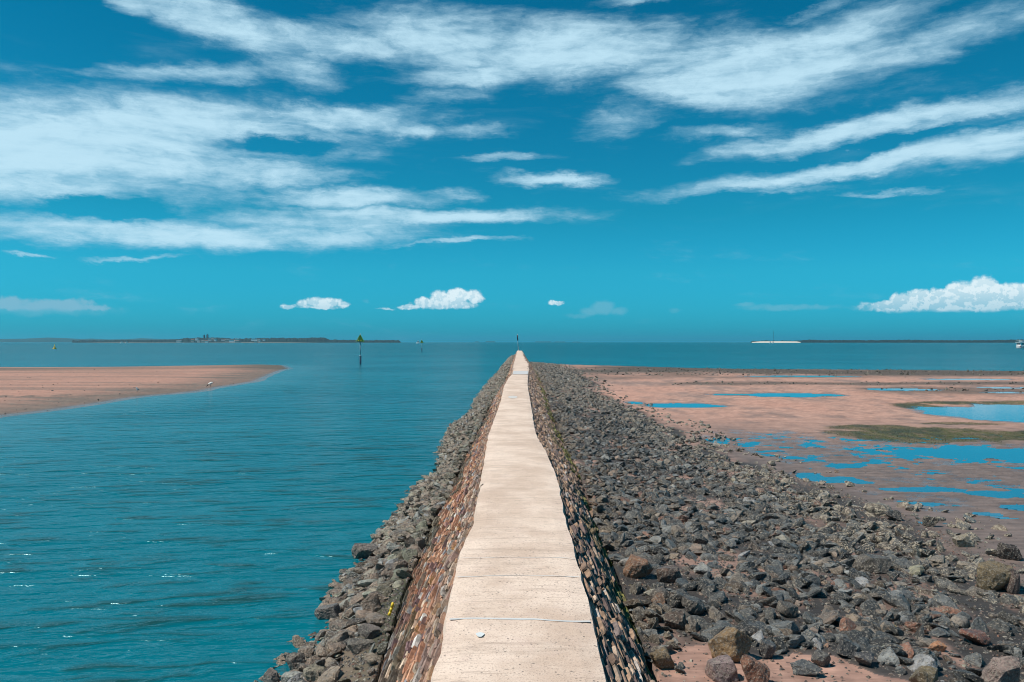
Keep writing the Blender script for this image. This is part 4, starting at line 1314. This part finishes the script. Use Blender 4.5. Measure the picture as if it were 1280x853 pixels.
ridge('far_woodland', [(938, 0), (940, 1.4), (960, 1.9), (985, 1.8), (1000, 1.9), (1010, 3.0), (1030, 2.4), (1100, 2.3), (1130, 2.8), (1170, 2.2), (1235, 2.3), (1262, 3.0), (1300, 3.4), (1500, 3.0), (1520, 0)],
      4900, 420, m_wood, 'stuff', 'low dark wooded island along the horizon right of the jetty', 'woodland', rough=4, seed=4)
for k, (a, b_, hgt_) in enumerate([(593, 600, .7), (606, 620, .9), (668, 690, .7), (692, 708, .6), (715, 726, .5)]):
    ridge('distant_islet', [(a, 0), (a + 2, hgt_), (b_ - 2, hgt_ * .9), (b_, 0)], 12500, 900, m_hill, 'structure', seed=7 + k, step=.5)

# buildings of the far town
m_wall = [plain('pale_render', (.68, .62, .58), .8, scale=.3), plain('tan_render', (.52, .44, .38), .8, scale=.3), plain('white_render', (.82, .82, .80), .8, scale=.3)]
m_roof = [plain('grey_roof', (.20, .22, .23), .7, scale=.3), plain('red_roof', (.30, .14, .10), .8, scale=.3)]
TOWN = [(224, 427.2, 6, 1.6, 'low pale boat shed at the water, first building from the left on the far shore'),
        (241, 426.8, 4, 2.6, 'pale house low on the wooded ridge, second building from the left'),
        (246, 424.6, 3, 1.8, 'small white house high on the wooded ridge, left of the towers'),
        (248.5, 427.2, 3, 2.0, 'pinkish building at the water directly below the towers'),
        (254, 427.2, 4, 1.6, 'long low pale building at the water below the towers'),
        (258.5, 427.3, 4, 1.5, 'low pale building just right of the long one below the towers'),
        (262.5, 425.6, 4, 1.9, 'cream house partway up the ridge right of the towers'),
        (266, 424.6, 2.5, 1.6, 'small cream house above the row, right of the towers'),
        (269.5, 425.6, 2.6, 2.0, 'white house on the slope with dark trees on both sides'),
        (279.5, 425.4, 5, 1.4, 'long pale row of terraces on the slope, upper end of the cleared strip'),
        (284, 426.0, 5, 1.4, 'tan building in the middle of the cleared strip'),
        (290, 426.9, 6, 2.0, 'wide pinkish building at the lower end of the cleared strip'),
        (296.5, 425.8, 5, 2.2, 'cream block with greenish front at the right of the cleared strip'),
        (297, 427.4, 6, 1.4, 'long low white shed at the water under the cream block'),
        (318, 425.2, 7, 1.2, 'long white building among trees, rightmost cluster'),
        (324.5, 426.6, 2.2, 2.4, 'narrow white building below the long one in the rightmost cluster'),
        (320, 427.6, 4, 1.2, 'small white boathouse at the water, rightmost cluster'),
        (330, 425.0, 2.4, 1.1, 'small white house alone among trees, last building on the right')]
for k, (px, py, w_, h_, lab) in enumerate(TOWN):
    D = 4960.0 - 2 * k
    p = at(px, py, D); w = w_ * D / F; hh_ = h_ * D / F
    e = empty('house', (p.x, p.y, p.z), lab, 'building', 'buildings of the town on the far shore')
    bm = bmesh.new(); box(bm, (0, 0, hh_ * .35 - 3), (w, 14, hh_ * .7 + 6)); bm_obj('wall', bm, m_wall[k % 3], e)
    bm = bmesh.new(); vs = box(bm, (0, 0, hh_ * .7 + hh_ * .15), (w * 1.06, 15.5, hh_ * .3), taper=.75); bm_obj('roof', bm, m_roof[1 if k % 4 == 1 else 0], e)
for px, w_, top_, lab in ((255.3, 1.0, 419.0, 'slim dark apartment tower on the ridge, left of the two'), (259.3, 1.4, 418.5, 'wider dark apartment tower on the ridge, right of the two')):
    D = 5180.0
    p = at(px, 423.0, D); hh_ = (423.0 - top_) * D / F; w = w_ * D / F
    e = empty('tower_block', p, lab, 'building', 'towers of the far town')
    bm = bmesh.new(); box(bm, (0, 0, hh_ / 2 - 4), (w, 16, hh_ + 8)); box(bm, (0, 0, hh_ + 1.2), (w * .45, 8, 2.4)); bm_obj('wall', bm, plain('dark_cladding', (.12, .16, .17), .6, scale=.2), e)
    bm = bmesh.new(); box(bm, (w * .28, -8.2, hh_ / 2 - 2), (w * .22, .4, hh_ * .8)); bm_obj('balcony_bay', bm, m_wall[0], e)
# slender mast on the island point
D = 4780.0
p = at(967.6, 426.6, D)
e = empty('radio_mast', (p.x, p.y, 1.0), 'very thin tall mast rising from the sandy island point', 'mast')
hh_ = (426.6 - 412.2) * D / F
bm = bmesh.new(); cyl(bm, (0, 0, 0), (-4.5, 0, hh_), 1.0, .5, 6)
for k in range(1, 9): box(bm, (-4.5 * k / 9, 0, hh_ * k / 9), (2.6, 2.6, .5))
bm_obj('lattice', bm, m_pile, e)
bm = bmesh.new(); cyl(bm, (0, 0, -2), (0, 0, 3), 3.0, 2.4, 8); bm_obj('footing', bm, m_wall[0], e)

# ================================================================== HAZE
HAZE = True
if HAZE:
    m = bpy.data.materials.new('haze'); m.use_nodes = True
    nt = m.node_tree; nt.nodes.clear()
    out = nt.nodes.new('ShaderNodeOutputMaterial'); pv = nt.nodes.new('ShaderNodeVolumePrincipled')
    pv.inputs['Color'].default_value = (.18, .76, 1.0, 1); pv.inputs['Density'].default_value = 2.4e-5; pv.inputs['Anisotropy'].default_value = .3
    nt.links.new(pv.outputs[0], out.inputs['Volume'])
    bm = bmesh.new(); box(bm, (0, 15000, 124), (64000, 52000, 256))
    o = bm_obj('haze', bm, m); tag(o, 'thin pale blue sea haze over the whole bay', 'haze', kind='stuff')

# ================================================================== CAMERA, RENDER
cam = bpy.data.cameras.new('camera'); cam.lens = 28; cam.sensor_width = 36; cam.clip_start = .1; cam.clip_end = 80000
cam.shift_y = (HY - 426.5) / 1280.0
co = bpy.data.objects.new('camera', cam); COL.objects.link(co)
co.location = (0, 0, CZ); co.rotation_euler = (math.pi / 2, 0, 0)
scene.camera = co
scene.render.engine = 'CYCLES'
scene.cycles.use_denoising = True; scene.cycles.filter_width = 1.0; scene.cycles.pixel_filter_type = 'BLACKMAN_HARRIS'
scene.cycles.max_bounces = 5; scene.cycles.volume_bounces = 0
vs = scene.view_settings
vs.view_transform = 'Standard'; vs.look = 'None'; vs.exposure = 0.0; vs.gamma = 1.0; vs.use_curve_mapping = False
